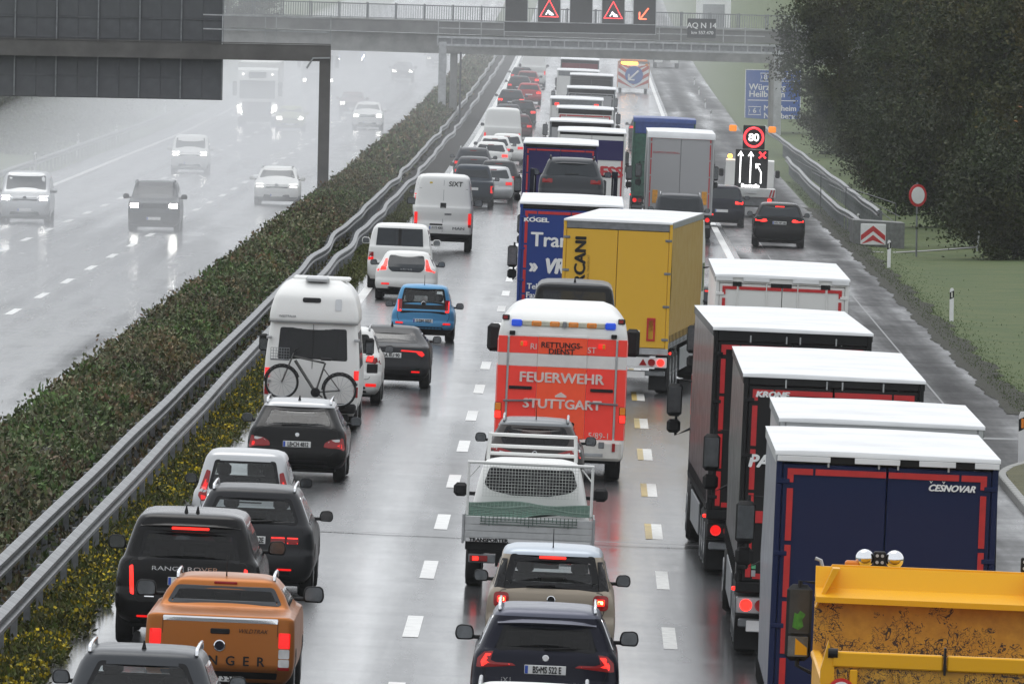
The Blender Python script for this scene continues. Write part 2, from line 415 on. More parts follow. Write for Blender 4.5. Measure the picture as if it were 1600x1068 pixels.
def car(s):
    g = lambda k, dv=None: s.get(k, dv)
    W, H, L = s['W'], s['H'], s['L']; w = W / 2; front = g('front', False)
    zb = g('zb', H * .66); gc = g('gc', .24); gw = g('gw', .74) * w; hl = g('hl', 1.0); yb = g('yb', .1); yr = g('yr', .42); d = s['d']
    name = s['name']; root = empty(name); tag(root, s['label'], g('cat', 'car'), g('group'))
    place(root, s['px'], d, g('h', .7), g('yaw', 0), g('off'), g('left', False))
    lod = 1. if d < 330 else .5
    zt = H - .11
    rear = [(gc, .17), (gc + .1, .05), (zb * .5, .0), (zb * .64, .012), (zb * .67, .05), (zb * .9, yb * .7), (zb, yb), (zb + .05, yb + .05), (zt, yr), (H - .05, yr + .05), (H - .018, yr + .16), (H, yr + .42)]
    if g('deck'):                                                # saloon: boot lid
        rear = [(gc, .17), (gc + .1, .05), (zb * .5, .0), (zb * .66, .03), (zb * .93, .06), (zb - .03, .09), (zb, .32), (zb + .03, .48), (zt, yr), (H - .05, yr + .12), (H - .018, yr + .3), (H, yr + .6)]
    if g('bed'):                                                 # pickup: load bed with flat cover
        rear = [(gc, .2), (gc + .12, .1), (.5, .02), (zb - .03, .03), (zb - .005, .045), (zb, .09), (zb + .01, g('bed') - .1), (zb + .05, g('bed')), (zt, yr), (H - .05, yr + .05), (H - .018, yr + .16), (H, yr + .42)]
    hz = g('hoodz', zb - .16); ws = g('ws', .85)
    nose = [(gc, .16), (gc + .12, .02), (zb * .55, .0), (hz - .1, .03), (hz, .14), (zb - .03, hl * .78), (zb + .04, hl), (zt, hl + ws), (H - .05, hl + ws + .08), (H - .018, hl + ws + .2), (H, hl + ws + .5)]
    near, back = (nose, rear) if front else (rear, nose)
    far = [(z, L - y) for z, y in back]
    wid = g('wid') or [(gc, .86 * w), (gc + .1, .95 * w), (zb * .5, w), (zb * .72, w), (zb * .93, .975 * w), (zb + .0, .945 * w), (zb + .05, .91 * w), (zb + (zt - zb) * .5, (.91 * w + gw) / 2 + .012), (zt, gw), (H - .05, gw - .05), (H - .018, gw - .15), (H, gw - .38)]
    V, F = loft(near, far, wid, g('corn', (.2, .3)), g('bow', (.07, .12)), .055 if lod == 1 else .09, lod)
    bvh = BVHTree.FromPolygons([Vector(v) for v in V], F)
    win = g('win') or [(gw - .09, zt - .02), (.86 * w - .06, zb + .07), (.8 * w - .08, zb + .035)]
    if win != 'none': win = rpoly(symwin(win), g('wr', .05))
    shield = rpoly(symwin([(gw - .08, H - .15), (.86 * w - .06, zb + .1)]), .06)
    ys0 = (L - hl - ws + .1) if front else (yr + .22); ys0, ys1 = (hl + .3, L - yr - .25) if front else (yr + .22, L - hl - .2)
    if g('bed') and not front: ys0 = yr + .12
    side = rpoly([(ys0, zt - .03), (ys1 - ws + .15 if not front else ys1, zt - .03), (ys1 if not front else ys1 + .1, zb + .06), (ys0 - .1 if not front else ys0, zb + .06)] if not front else
                 [(hl + ws - .05, zt - .03), (ys1, zt - .03), (ys1 + .1, zb + .06), (hl + .25, zb + .06)], .05)
    detail = d < 330
    holes = []
    if detail:
        holes = [(inset(side, .02), 'side'), (inset(shield, .02), 'near' if front else 'far')]
        if win != 'none': holes.append((inset(win, .02), 'far' if front else 'near'))
    mat = s['col']
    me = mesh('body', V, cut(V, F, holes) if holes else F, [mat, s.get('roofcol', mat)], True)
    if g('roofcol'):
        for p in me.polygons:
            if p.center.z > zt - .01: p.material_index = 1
    if g('lowcol'):
        me.materials.append(s['lowcol'])
        for p in me.polygons:
            if p.center.z < g('lowz', .42): p.material_index = 2
    link(bpy.data.objects.new('body', me), root)
    gl = M[g('glass', 'glass')]; fr = g('frit', .055)
    if win != 'none':
        v = 'far' if front else 'near'
        if front: patch('rear_window', bvh, win, FRIT, root, .006, v)
        elif detail:
            ins = inset(win, fr); f_ = patch('window_frame', bvh, win, g('fritmat', FRIT), root, .005, v, hole=ins)
            patch('rear_window', bvh, inset(win, fr - .012), gl, root, .004, v, skirt=0)
        else: patch('rear_window', bvh, win, M['glass_far'], root, .014, v, grid=.09)
    v = 'near' if front else 'far'
    if detail:
        patch('windscreen', bvh, shield, FRIT, root, .005, v, hole=inset(shield, .05)); patch('windscreen', bvh, inset(shield, .04), M['glass'], root, .003, v, skirt=0)
    else: patch('windscreen', bvh, shield, M['glass_far'], root, .006, v, grid=.2)
    for sd in ('left', 'right'):
        if detail:
            patch('window_frame', bvh, side, FRIT, root, .005, sd, hole=inset(side, .05), grid=.2); patch('side_window', bvh, inset(side, .04), gl, root, .003, sd, skirt=0, grid=.2)
        else: patch('side_window', bvh, side, M['glass_far'], root, .006, sd, grid=.3)
    if g('chromeline'):
        for sd in ('left', 'right'): patch('window_trim', bvh, inset(side, -.018), CHR, root, .007, sd, hole=inset(side, .004), grid=.3)
    if detail and not front and not g('bed') and g('hatch', True):
        hp = rpoly(symwin([(.80 * w, zb + .02), (.84 * w, zb * .78), (.70 * w, zb * .52)]), .06); patch('tailgate_gap', bvh, hp, INK, root, .004, 'near', hole=inset(hp, .010), grid=.12, skirt=0)
        patch('diffuser', bvh, rpoly(symwin([(.62 * w, gc + .17), (.66 * w, gc + .03)]), .02), BLK, root, .008, 'near')
        bl_ = rpoly(symwin([(.97 * w, zb * .485), (.97 * w, zb * .475)]), .002, 1); patch('bumper_seam', bvh, bl_, INK, root, .004, 'near', grid=.15, skirt=0)
    for P in g('lights', []):
        poly, m = P[0], P[1]; poly = rpoly(poly, P[2] if len(P) > 2 else .02); nm = 'headlight' if front else 'tail_light'
        for q in (poly, mirror(poly)): patch(nm, bvh, q, m, root, g('lo', .012), 'near')
    for poly, m, nm in g('panels', []): patch(nm, bvh, rpoly(poly, .015), m, root, .009, 'near')
    for poly, m, nm in g('spanels', []):
        for q in (rpoly(poly, .012), mirror(rpoly(poly, .012))): patch(nm, bvh, q, m, root, .014, 'near')
    r = g('wr_', .33)
    for y in (.86, L - .86) if not front else (.86, L - .8):
        for sx in (-1, 1): wheel(root, sx * (w - .125), y, r, .23, detail or front)
    for y in (.86, L - .86):
        arch = [(y + (r + .07) * math.cos(t), r + (r + .07) * math.sin(t)) for t in [math.pi * (i / 12 * 1.16 - .08) for i in range(13)]]
        arch = [(a, max(gc + .03, b)) for a, b in arch]
        for sd in ('left', 'right') if detail else (): patch('wheel_arch', bvh, arch, BLK, root, .006, sd, grid=.3)
    MB().box(-w * .8, w * .8, .25, L - .3, gc - .06, gc + .06, .03).build('underbody', BLK, root)
    mirrors(root, w, (hl + .35) if front else (L - hl - .45), zb + g('mz', .0), g('mcol', BLK), front, g('msc', 1.))
    if g('plate'): plate(root, bvh, g('plate')[0], g('plate')[1], g('plate')[2] if len(g('plate')) > 2 else 0.)
    def sy(x, z, dflt=.1):
        h = bvh.ray_cast(Vector((x, -5, z)), Vector((0, 1, 0))); return h[0].y if h[0] else dflt
    for t_ in g('texts', []):
        body_, x, z, size, m = t_[:5]; kw = t_[5] if len(t_) > 5 else {}
        text(body_, root, (x, sy(x, z) - .012, z), size, m, **kw)
    for x, z, rr, m in g('badges', []):
        y = sy(x, z); b = MB(); b.lathe([(-.012, rr), (-.018, rr * .85), (.01, rr)], 18, 'y', (x, y, z)); e = b.build('badge', CHR, root)
        MB().lathe([(-.02, rr * .55), (-.021, rr * .8), (0, rr * .8)], 16, 'y', (x, y, z)).build('badge_inlay', m, e)
    if g('hibr'):
        z, ww = g('hibr')[:2]; y = sy(0, z); MB().box(-ww / 2, ww / 2, y - .02, y + .03, z - .017, z + .017, .008).build('high_brake_light', g('hibr')[2] if len(g('hibr')) > 2 else RBRI, root)
    if g('spoiler'):
        z0, z1, hw_, ext = g('spoiler'); y = yr
        pr = [(y - ext, z0), (y - ext - .02, z0 + .02), (y + .25, z1), (y + .3, z1 - .05), (y + .1, z0)]
        n = 9; vs = []
        for i in range(n):
            x = -hw_ + 2 * hw_ * i / (n - 1); k = .1 * (abs(x) / hw_) ** 3
            vs += [(x, a + k, b - k * .25) for a, b in pr]
        m5 = len(pr); Fc = [(i * m5 + j, i * m5 + (j + 1) % m5, (i + 1) * m5 + (j + 1) % m5, (i + 1) * m5 + j) for i in range(n - 1) for j in range(m5)] + [tuple(range(m5)), tuple((n - 1) * m5 + j for j in range(m5))[::-1]]
        link(bpy.data.objects.new('spoiler', mesh('spoiler', vs, Fc, g('spcol', mat))), root)
    if g('rails'):
        for sx in (-1, 1):
            x = sx * (gw - .07); pts = [(x * 1.0, yr + .15, H - .05)] + [(x, yr + .25 + (L - hl - ws - yr - .5) * t, H + .035 - .02 * abs(t - .5)) for t in (0, .25, .5, .75, 1)] + [(x, L - hl - ws - .1, H - .05)]
            MB().tube(pts, .022, 8).build('roof_rail', g('rails'), root, smooth=True)
    if g('fin'):
        for x in (g('fin') if isinstance(g('fin'), (list, tuple)) else (0.,)):
            y = yr + .35; MB().add([(x - .035, y, H - .03), (x + .035, y, H - .03), (x + .02, y + .18, H - .02), (x - .02, y + .18, H - .02), (x - .008, y + .02, H + .09), (x + .008, y + .02, H + .09), (x, y + .07, H + .08)],
                                   [(0, 1, 5, 4), (1, 2, 6, 5), (2, 3, 6), (3, 0, 4, 6), (4, 5, 6)]).build('antenna_fin', BLK, root)
    if g('ant'):
        y = yr + .3; MB().tube([(0, y, H - .02), (0, y - .02, H + .03), (0, y - .1, H + .26)], .012, 6, r2=.004).build('aerial', BLK, root)
    if g('wiper'):
        x0, x1, z = g('wiper'); MB().tube([(x0, sy(x0, z) - .025, z), (x1, sy(x1, z + .02) - .025, z + .02)], .014, 6).build('wiper', BLK, root)
    if g('handle'):
        x0, x1, z0, z1, m = g('handle'); y = sy((x0 + x1) / 2, z0); MB().box(x0, x1, y - .02, y + .02, z0, z1, .012).build('door_handle', m, root)
    if detail and not front:
        for sx in (-1, 1):
            st = MB().box(sx * .15, sx * .62, L - hl - 1.75, L - hl - 1.6, .5, zb + .18, .06).build('seat', SEAT, root)
            MB().box(sx * .26, sx * .50, L - hl - 1.73, L - hl - 1.62, zb + .19, zb + .40, .05).build('headrest', SEAT, st)
        if not g('bed'):
            st = MB().box(-.62, .62, yr + .75, yr + .9, .45, zb - .02, .05).build('rear_bench', SEAT, root)
            for x in (-.42, .42): MB().box(x - .12, x + .12, yr + .76, yr + .86, zb - .02, zb + .14, .04).build('headrest', SEAT, st)
        MB().box(-w * .8, w * .8, L - hl - .95, L - hl - .25, .4, zb - .03, .06).build('dashboard', SEAT, root)
    return root, bvh
plain('glass_far', (.03, .035, .04), .08, var=.1)

# ------------------------------------------------------------------ lorries
def truck_wheel(root, x, y, r=.5, wd=.34): return wheel(root, x, y, r, wd, True)
def cab(root, y0, W, H, mat, ztop=None, roofmat=None, fairing=True):
    c = MB(); w = W / 2 - .03; L = 2.1
    prof = [(y0, .9), (y0, H - .35), (y0 + .25, H - .02), (y0 + .9, H), (y0 + 1.7, H - .55), (y0 + 1.95, H - 1.1), (y0 + 2.1, 1.3), (y0 + 2.08, .5), (y0 + .9, .45), (y0 + .8, .9)]
    c.prism(prof, -w, w, 'yz'); o = c.build('cab', mat, root)
    MB().box(-w * .9, w * .9, y0 + 1.75, y0 + 2.12, H - 1.75, H - .95, .04).build('windscreen', FRIT, o)
    for s in (-1, 1):
        MB().box(s * (w - .01), s * (w + .012), y0 + .9, y0 + 1.7, H - 1.75, H - 1.05, .005).build('side_window', FRIT, o)
        m = MB().box(s * (w + .16), s * (w + .42), y0 + 1.72, y0 + 1.86, 2.05, 2.62, .05).build('mirror', BLK, root)
        MB().box(s * (w + .18), s * (w + .40), y0 + 1.712, y0 + 1.722, 2.12, 2.56, .002).build('mirror_glass', M['mirror_glass'], m)
        MB().box(s * (w + .17), s * (w + .41), y0 + 1.73, y0 + 1.86, 1.76, 2.0, .05).build('mirror', BLK, root)
        MB().tube([(s * (w - .02), y0 + 1.8, 1.85), (s * (w + .25), y0 + 1.8, 1.72), (s * (w + .25), y0 + 1.8, 2.7), (s * (w - .02), y0 + 1.8, 2.66)], .025, 6).build('mirror_bracket', BLK, m)
        truck_wheel(root, s * (w - .2), y0 + 1.2)
    return o
def lorry(s):
    g = lambda k, dv=None: s.get(k, dv)
    W, H, L = g('W', 2.55), g('H', 4.08), g('L', 13.6); w = W / 2; d = s['d']; root = empty(s['name']); tag(root, s['label'], g('cat', 'lorry'), g('group'))
    place(root, s['px'], d, g('h', 3.6), g('yaw', 0), g('off')); z0 = g('z0', 1.12); near = d < 330
    door, frame, side = s['door'], s.get('frame', s['door']), s.get('side', s['door'])
    # load box: side curtains, front wall, floor
    for sx in (-1, 1):
        n = 14; vs = []; F = []
        for i in range(n * 3 + 1):
            y = .06 + (L - .1) * i / (n * 3); b_ = .012 * math.sin(i * 2.1) + .01 * math.sin(i * .9 + sx)
            vs += [(sx * (w - .01 + .3 * b_), y, z0 + .12), (sx * (w + .01 + b_), y, (z0 + H) / 2), (sx * (w - .005 + .2 * b_), y, H - .16)]
        for i in range(n * 3):
            for j in (0, 1): a = i * 3 + j; F.append((a, a + 3, a + 4, a + 1) if sx > 0 else (a + 1, a + 4, a + 3, a))
        c = link(bpy.data.objects.new('side_curtain', mesh('side_curtain', vs, F, side, True)), root)
        MB().box(sx * (w - .03), sx * (w + .012), .02, L, H - .17, H - .03, .01).build('cant_rail', g('rail', GREYM), root)
        MB().box(sx * (w - .03), sx * (w + .015), .02, L, z0, z0 + .11, .01).build('side_rail', g('rail', GREYM), root)
        if near:
            for k in range(int(L / .6)):
                MB().box(sx * (w + .012), sx * (w + .024), .3 + k * .6, .34 + k * .6, z0 + .02, z0 + .3).build('curtain_strap', g('strap', BLK), c)
    MB().box(-w + .02, w - .02, .1, L, z0 - .03, z0 + .1).build('floor', BLK, root)
    MB().box(-w + .01, w - .01, L - .08, L, z0, H - .05, .02).build('front_wall', g('frontw', GREYM), root)
    # roof tarpaulin, slightly sagging and wet
    nx, ny = 8, 44 if near else 14; vs = []; F = []; ov = g('ov', .02)
    for j in range(ny + 1):
        for i in range(nx + 1):
            x = (-w - ov) + (W + 2 * ov) * i / nx; y = -.03 + (L + .03) * j / ny; e = 1 - abs(2 * i / nx - 1) ** 4
            vs.append((x, y, H - .025 + .03 * e + (.014 * abs(math.sin(j * math.pi / 4)) - .02 + .008 * math.sin(j * 2.6 + i * .7)) * e))
    for j in range(ny):
        for i in range(nx): a = j * (nx + 1) + i; F.append((a, a + 1, a + nx + 2, a + nx + 1))
    k = len(vs); vs += [(p[0], p[1], H - g('roofdrop', .07)) for p in vs[:nx + 1]]; F += [(i, k + i, k + i + 1, i + 1) for i in range(nx)]
    roof = link(bpy.data.objects.new('roof', mesh('roof', vs, F, g('roofm', ROOFW), True)), root)
    # rear portal and two doors
    fw_ = g('fw', .07); ht = g('head', .28)
    for sx in (-1, 1): MB().box(sx * (w - fw_), sx * w, 0, .12, z0 - .08, H - .06, .012).build('corner_post', frame, root)
    MB().box(-w + fw_, w - fw_, -.002, .12, H - .06 - ht, H - .04, .012).build('header', g('headm', frame), root)
    MB().box(-w, w, -.01, .14, z0 - .16, z0 - .01, .012).build('rear_sill', g('sill', frame), root)
    for sx in (-1, 1):
        dz1 = H - .07 - ht
        dd = MB().box(sx * .006, sx * (w - fw_ - .006), .012, .06, z0, dz1, .01).build('rear_door', door, root)
        if g('bars', True):
            for bx in (.3, .86): MB().tube([(sx * bx, .002, z0 - .05), (sx * bx, .002, dz1 + .06)], .014, 6).build('lock_bar', g('barm', door), dd)
        for k in range(4 if near else 0):
            z = z0 + .2 + (dz1 - z0 - .4) * k / 3; MB().box(sx * (w - fw_ - .09), sx * (w - .005), -.012, .012, z - .03, z + .03, .008).build('hinge', g('hingem', frame), dd)
    if g('clips'):
        for x in g('clips'): MB().box(x - .012, x + .012, -.02, .0, H - .12 - ht * .75, H - .12 - ht * .75 + .12, .004).build('tarp_clip', SILV, root)
    if g('gutter'):
        for x0, x1 in g('gutter'): MB().box(x0, x1, -.045, -.006, H - .14, H - .075, .004).build('roof_gutter', ROOFW, root)
    if g('tape'):
        T = g('tape'); zt = H - .12 - ht; e = w - fw_ - .06 if not g('tapeout') else w - .03; tw = g('tw', .055)
        def tp(x0, x1, a, b): MB().box(x0, x1, -.006 - (.02 if g('tapeout') else 0), .013, a, b).build('reflective_tape', T, root)
        for sx in (-1, 1):
            for a, b in ((.015, .72 * e), (.745 * e, e)): tp(sx * a, sx * b, zt - tw, zt)
            tp(sx * (e - tw), sx * e, zt - .16, zt - tw - .002)
            n = 4
            for k in range(n):
                a = z0 + .06 + (zt - .24 - z0) * k / n; tp(sx * (e - tw), sx * e, a, a + (zt - .24 - z0) / n - .05)
            if g('tapebot', True): tp(sx * .05, sx * (e - .1), z0 + .04, z0 + .04 + tw)
    for t_ in g('texts', []):
        b_, x, z, size, m = t_[:5]; kw = dict(t_[5]) if len(t_) > 5 else {}; yy = kw.pop('y', -.004); text(b_, root, (x, yy, z), size, m, **kw)
    for nm, m, x0, x1, a, b in g('plates', []): MB().box(x0, x1, -.012, .014, a, b, .004).build(nm, m, root)
    # chassis and lights
    for sx in (-1, 1): MB().box(sx * .38, sx * .5, .2, L + g('gap', 3.2), .72, z0 - .04).build('chassis_beam', BLK, root)
    MB().box(-w + .06, w - .06, .18, .3, .46, .58, .02).build('underrun_bar', g('barcol', GREYM), root)
    MB().box(-w + .02, w - .02, .05, .16, .66, .9, .015).build('light_board', g('board', BLK), root)
    for sx in (-1, 1):
        for k, (x, m) in enumerate(((w - .16, g('tl', RLIT)), (w - .37, RLENS))):
            MB().lathe([(-.02, .07), (-.03, .085), (.02, .09)], 16, 'y', (sx * x, .05, .78)).build('tail_light', m, root)
        if near: MB().add([(sx * (w - .66), .03, .71), (sx * (w - .48), .03, .71), (sx * (w - .57), .03, .86), (sx * (w - .66), .06, .71), (sx * (w - .48), .06, .71), (sx * (w - .57), .06, .86)], [(0, 1, 2), (0, 3, 4, 1), (1, 4, 5, 2), (2, 5, 3, 0)]).build('reflector', RLENS, root)
        MB().box(sx * (w - .45), sx * (w - .02), .5, .54, .12, .62, .01).build('mudflap', BLK, root)
        MB().lathe([(-.02, .02), (.0, .03), (.03, .03)], 10, 'x', (sx * (w + .03), .35, 1.0)).build('marker_lamp', RBRI, root)
        for y in g('axles', (1.9, 3.2, 4.5)): truck_wheel(root, sx * (w - .2), y)
        if near: MB().box(sx * (w - .04), sx * (w - .01), 5.6, L - 2.2, .45, .98, .01).build('side_guard', g('guard', GREYM), root)
        for y in g('daxles', (L - .4,)): truck_wheel(root, sx * (w - .25), y + g('gap', 3.2) - 2.9, .5, .5)
    if g('plate'):
        MB().box(-.26, .26, -.004 + .03, .05, .68, .79, .003).build('number_plate', PLATE, root)
    if g('whitebar'): MB().box(g('whitebar')[0], g('whitebar')[1], .155, .18, .4, .56, .01).build('bumper_panel', WINK, root)
    if g('cab', True): cab(root, L + g('cabgap', .6), 2.5, g('cabH', 3.85), g('cabm', frame))
    return root
# ------------------------------------------------------------------ the setting
def road_mat(name, base, r0, r1, dark, tracks=.05):
    m, t, p = nodes(name); v = coords(t, (1, 1, 1)); v2 = coords(t, (.9, .012, 1)); v3 = coords(t, (.05, 1.1, 1)); v4 = coords(t, (.45, .045, 1))
    n1 = noise(t, 1.0, 4, v2); n2 = noise(t, 9., 5, v); n3 = noise(t, .6, 4, v3); n4 = noise(t, 1., 6, v4, .7)
    c = ramp(t, n2.outputs['Fac'], [(.3, tuple(x * .6 for x in base)), (.7, tuple(x * 1.3 for x in base))]); t.links.new(c.outputs[0], p.inputs['Base Color'])
    def mth(op, x, y=None, z=None):
        n = N(t, 'ShaderNodeMath', operation=op)
        for k, q in enumerate((x, y, z)):
            if q is None: continue
            if isinstance(q, (int, float)): n.inputs[k].default_value = q
            else: t.links.new(q, n.inputs[k])
        return n.outputs[0]
    sx = t.nodes.new('ShaderNodeSeparateXYZ'); t.links.new(v, sx.inputs[0])
    off = mth('MULTIPLY_ADD', sx.outputs['Y'], -HEAD, sx.outputs['X']); off = mth('MULTIPLY_ADD', n1.outputs['Fac'], .5, off)       # distance across the road
    wave = mth('COSINE', mth('MULTIPLY', mth('ADD', off, 2.1), 2 * math.pi / 1.875))                                              # worn wheel tracks
    s = mth('ADD', n1.outputs['Fac'], mth('MULTIPLY_ADD', n3.outputs['Fac'], .3, n4.outputs['Fac']))
    mr = N(t, 'ShaderNodeMapRange'); t.links.new(s, mr.inputs[0]); mr.inputs[1].default_value = .75; mr.inputs[2].default_value = 1.55; mr.inputs[3].default_value = r0; mr.inputs[4].default_value = r1
    rg = mth('MULTIPLY_ADD', wave, tracks, mr.outputs[0]); pud = ramp(t, noise(t, 1., 5, coords(t, (.16, .018, 1)), .6).outputs['Fac'], [(.52, (1, 1, 1)), (.62, (.65, .65, .65))])
    t.links.new(mth('MAXIMUM', mth('MULTIPLY', rg, pud.outputs[0]), .04), p.inputs['Roughness']); p.inputs['IOR'].default_value = 1.36
    bump(t, p, n2.outputs['Fac'], dark, .01); M[name] = m; return m
ROAD = road_mat('wet_concrete', (.07, .072, .075), .12, .32, .05, .055)
ROADR = road_mat('wet_asphalt_worn', (.016, .016, .017), .16, 1.0, .25, .16)
MARK = plain('road_paint', (.72, .72, .70), .35, var=.2, scale=3.); WORN = plain('worn_road_paint', (.62, .62, .59), .35, var=.35, scale=5.)
def ground_mat(name, stops, scale=.6, rough=.9):
    m, t, p = nodes(name); v = coords(t); n = noise(t, scale, 8, v, .65); n2 = noise(t, scale * 14, 4, v)
    a = N(t, 'ShaderNodeMix', data_type='FLOAT'); a.inputs[0].default_value = .45; t.links.new(n.outputs['Fac'], a.inputs[2]); t.links.new(n2.outputs['Fac'], a.inputs[3])
    r = ramp(t, a.outputs[0], stops); t.links.new(r.outputs[0], p.inputs['Base Color']); p.inputs['Roughness'].default_value = rough
    bump(t, p, n2.outputs['Fac'], .6, .05); M[name] = m; return m
GRASS = ground_mat('meadow', [(.32, (.022, .046, .006)), (.45, (.042, .074, .010)), (.55, (.062, .085, .016)), (.68, (.10, .115, .03))])
SOIL = ground_mat('dark_soil', [(.3, (.010, .009, .008)), (.7, (.03, .028, .022))], 2.)
DRYG = ground_mat('dry_grass', [(.3, (.045, .05, .02)), (.55, (.10, .095, .045)), (.75, (.16, .14, .07))], 1.5)
CONC = plain('concrete', (.30, .30, .29), .8, var=.3, scale=1.2, bmp=.2); CONCD = plain('weathered_concrete', (.17, .17, .165), .85, var=.35, scale=.7, bmp=.2)
STEEL = plain('grey_steel', (.088, .092, .10), .5, .2, .3, 1.); GANT = plain('gantry_beam', (.10, .095, .09), .6, 0, .3, .9)

DS = [-260, -180, -100, -40, 0, 20] + list(range(40, 300, 6)) + list(range(300, 700, 10)) + list(range(700, 1200, 20)) + list(range(1200, 2401, 50))
OS = [-420, -260, -150, -90, -60, -42, -33, -28, -25.5, -24, -23, -16, -10, -8.9, -6.5, -4.6, -2, 0, 4, 8, 12.3, 13, 14.5, 16.5, 19, 23, 30, 42, 60, 90, 150, 260, 420]
def gz(o, d):
    z = zr(o, d) - .14
    if o > 12.3:
        k = o - 12.3; z += .1 - .10 * min(k, 1.5) + .02 * max(0, min(k - 3, 20)) + .05 * max(0, min(k - 20, 100))
    if o < -23.4: k = -23.4 - o; z += .1 - .06 * min(k, 2) + .08 * max(0, min(k - 3, 30))
    return z
vs = [(XA(d) + o, d, gz(o, d)) for d in DS for o in OS]; n = len(OS)
F = [(j * n + i, j * n + i + 1, (j + 1) * n + i + 1, (j + 1) * n + i) for j in range(len(DS) - 1) for i in range(n - 1)]
ground = tag(link(bpy.data.objects.new('ground', mesh('ground', vs, F, GRASS, True))), 'green verge and fields beside the motorway', kind='structure')
def strip(name, o0, o1, d0, d1, dz, mat, parent=None, kind='structure', label=None, nx=1, zf=None):
    D = [d0] + [d for d in DS if d0 + .5 < d < d1 - .5] + [d1]; f0 = o0 if callable(o0) else (lambda d: o0); f1 = o1 if callable(o1) else (lambda d: o1); V = []
    for d in D:
        for i in range(nx + 1):
            o = f0(d) + (f1(d) - f0(d)) * i / nx; V.append((XA(d) + o, d, (zf or zr)(o, d) + dz))
    k = nx + 1; F = [(j * k + i, j * k + i + 1, (j + 1) * k + i + 1, (j + 1) * k + i) for j in range(len(D) - 1) for i in range(nx)]
    o = link(bpy.data.objects.new(name, mesh(name, V, F, mat, True)), parent)
    if kind and parent is None: o['kind'] = kind
    if label: o['label'] = label
    return o
rr = strip('right_carriageway', -4.6, 7.9, 60, 2400, 0, ROAD, label='wet asphalt carriageway under the queue of traffic', nx=20)
rs = strip('hard_shoulder', 7.9, 12.3, 60, 2400, 0, ROADR, label='dark rutted wet asphalt beside the lorries', nx=3)
rl = strip('left_carriageway', -23.4, -8.9, 60, 2400, .004, ROAD, label='wet oncoming carriageway veiled in spray', nx=4)
strip('access_road', 12.3, 40, 251, 278, -.006, ROADR, label='wet asphalt access branching off the hard shoulder', zf=lambda o, d: zr(12.3, d) - .01 * (o - 12.3))
strip('median_strip', -8.9, -4.6, 60, 1400, -.02, SOIL, label='dark soil of the central reservation', nx=3)
# painted lines
strip('edge_line', -4.32, -4.05, 335, 1300, .006, MARK, rr); strip('edge_line', 7.45, 7.7, 380, 1300, .006, MARK, rs)
strip('edge_line', -9.62, -9.35, 60, 1300, .010, MARK, rl); strip('edge_line', -22.0, -21.7, 60, 1300, .010, MARK, rl)
DASH = base_mesh(lambda b: b.add([(-.115, 0, 0), (.115, 0, 0), (.115, 6, 0), (-.115, 6, 0)], [(0, 1, 2, 3)]), 'lane_dash', MARK)
YMARK = plain('worn_yellow_paint', (.42, .30, .07), .45, var=.35, scale=4.)
DASHY = base_mesh(lambda b: b.add([(-.20, 0, 0), (-.08, 0, 0), (-.08, 6, 0), (-.20, 6, 0)], [(0, 1, 2, 3)]), 'yellow_dash', YMARK)
def dashes(o, d0, per, n, parent, src=DASH, dz=.007):
    for k in range(n):
        d = d0 + per * k; inst(src, parent, (XA(d) + o, d, zr(o, d) + dz), (slope(d + 3), math.atan(CF) if o > -5 else 0, -HEAD))
dashes(0, 174.7 - 35.2, 17.6, 42, rr); dashes(3.75, 174.7 - 35.2, 17.6, 42, rr, base_mesh(lambda b: b.add([(-.10, 0, 0), (.10, 0, 0), (.10, 6, 0), (-.10, 6, 0)], [(0, 1, 2, 3)]), 'lane_dash', WORN)); dashes(3.75, 174.7 + 35.2, 17.6, 9, rr, DASHY, .009)
dashes(-13.6, 250, 17.6, 34, rl); dashes(-17.6, 256, 17.6, 34, rl)
JOINT = plain('joint_tar', (.012, .012, .013), .3)
strip('joint', -4.5, 7.8, 207, 207.22, .003, plain('joint_grey', (.05, .05, .052), .3), rr); strip('joint', 7.9, 12.2, 262, 263, .004, JOINT, rs)
for k in (1, 6):                                                # patched seams on the shoulder
    a = 8.6 + .37 * k; strip('seam', a, a + .05, 215 + 6 * k, 480 - 9 * k, .004, JOINT, rs)

ew = lambda d, k: .22 * math.sin(d * .31 + k) + .15 * math.sin(d * .83 + 2 * k) + .1 * math.sin(d * 2.1 + k)
V = []; D_ = [278 + .8 * i for i in range(330)]
for d in D_:
    o0, o1 = 12.12 + ew(d, 1) * .3, 12.95 + ew(d, 4) * .7
    V += [(XA(d) + o0, d, zr(o0, d) + .012), (XA(d) + 12.34, d, zr(12.34, d) + .012), (XA(d) + o1, d, gz(o1, d) + .05), (XA(d) + o1 + .25, d, gz(o1 + .25, d) - .06)]
tag(link(bpy.data.objects.new('muddy_edge', mesh('muddy_edge', V, [(4 * i + k, 4 * i + k + 1, 4 * i + k + 5, 4 * i + k + 4) for i in range(len(D_) - 1) for k in range(3)], ground_mat('wet_mud', [(.35, (.014, .013, .009)), (.55, (.03, .03, .018)), (.7, (.034, .05, .014))], 2., .95), True))), 'dark muddy margin between shoulder and grass', kind='structure')
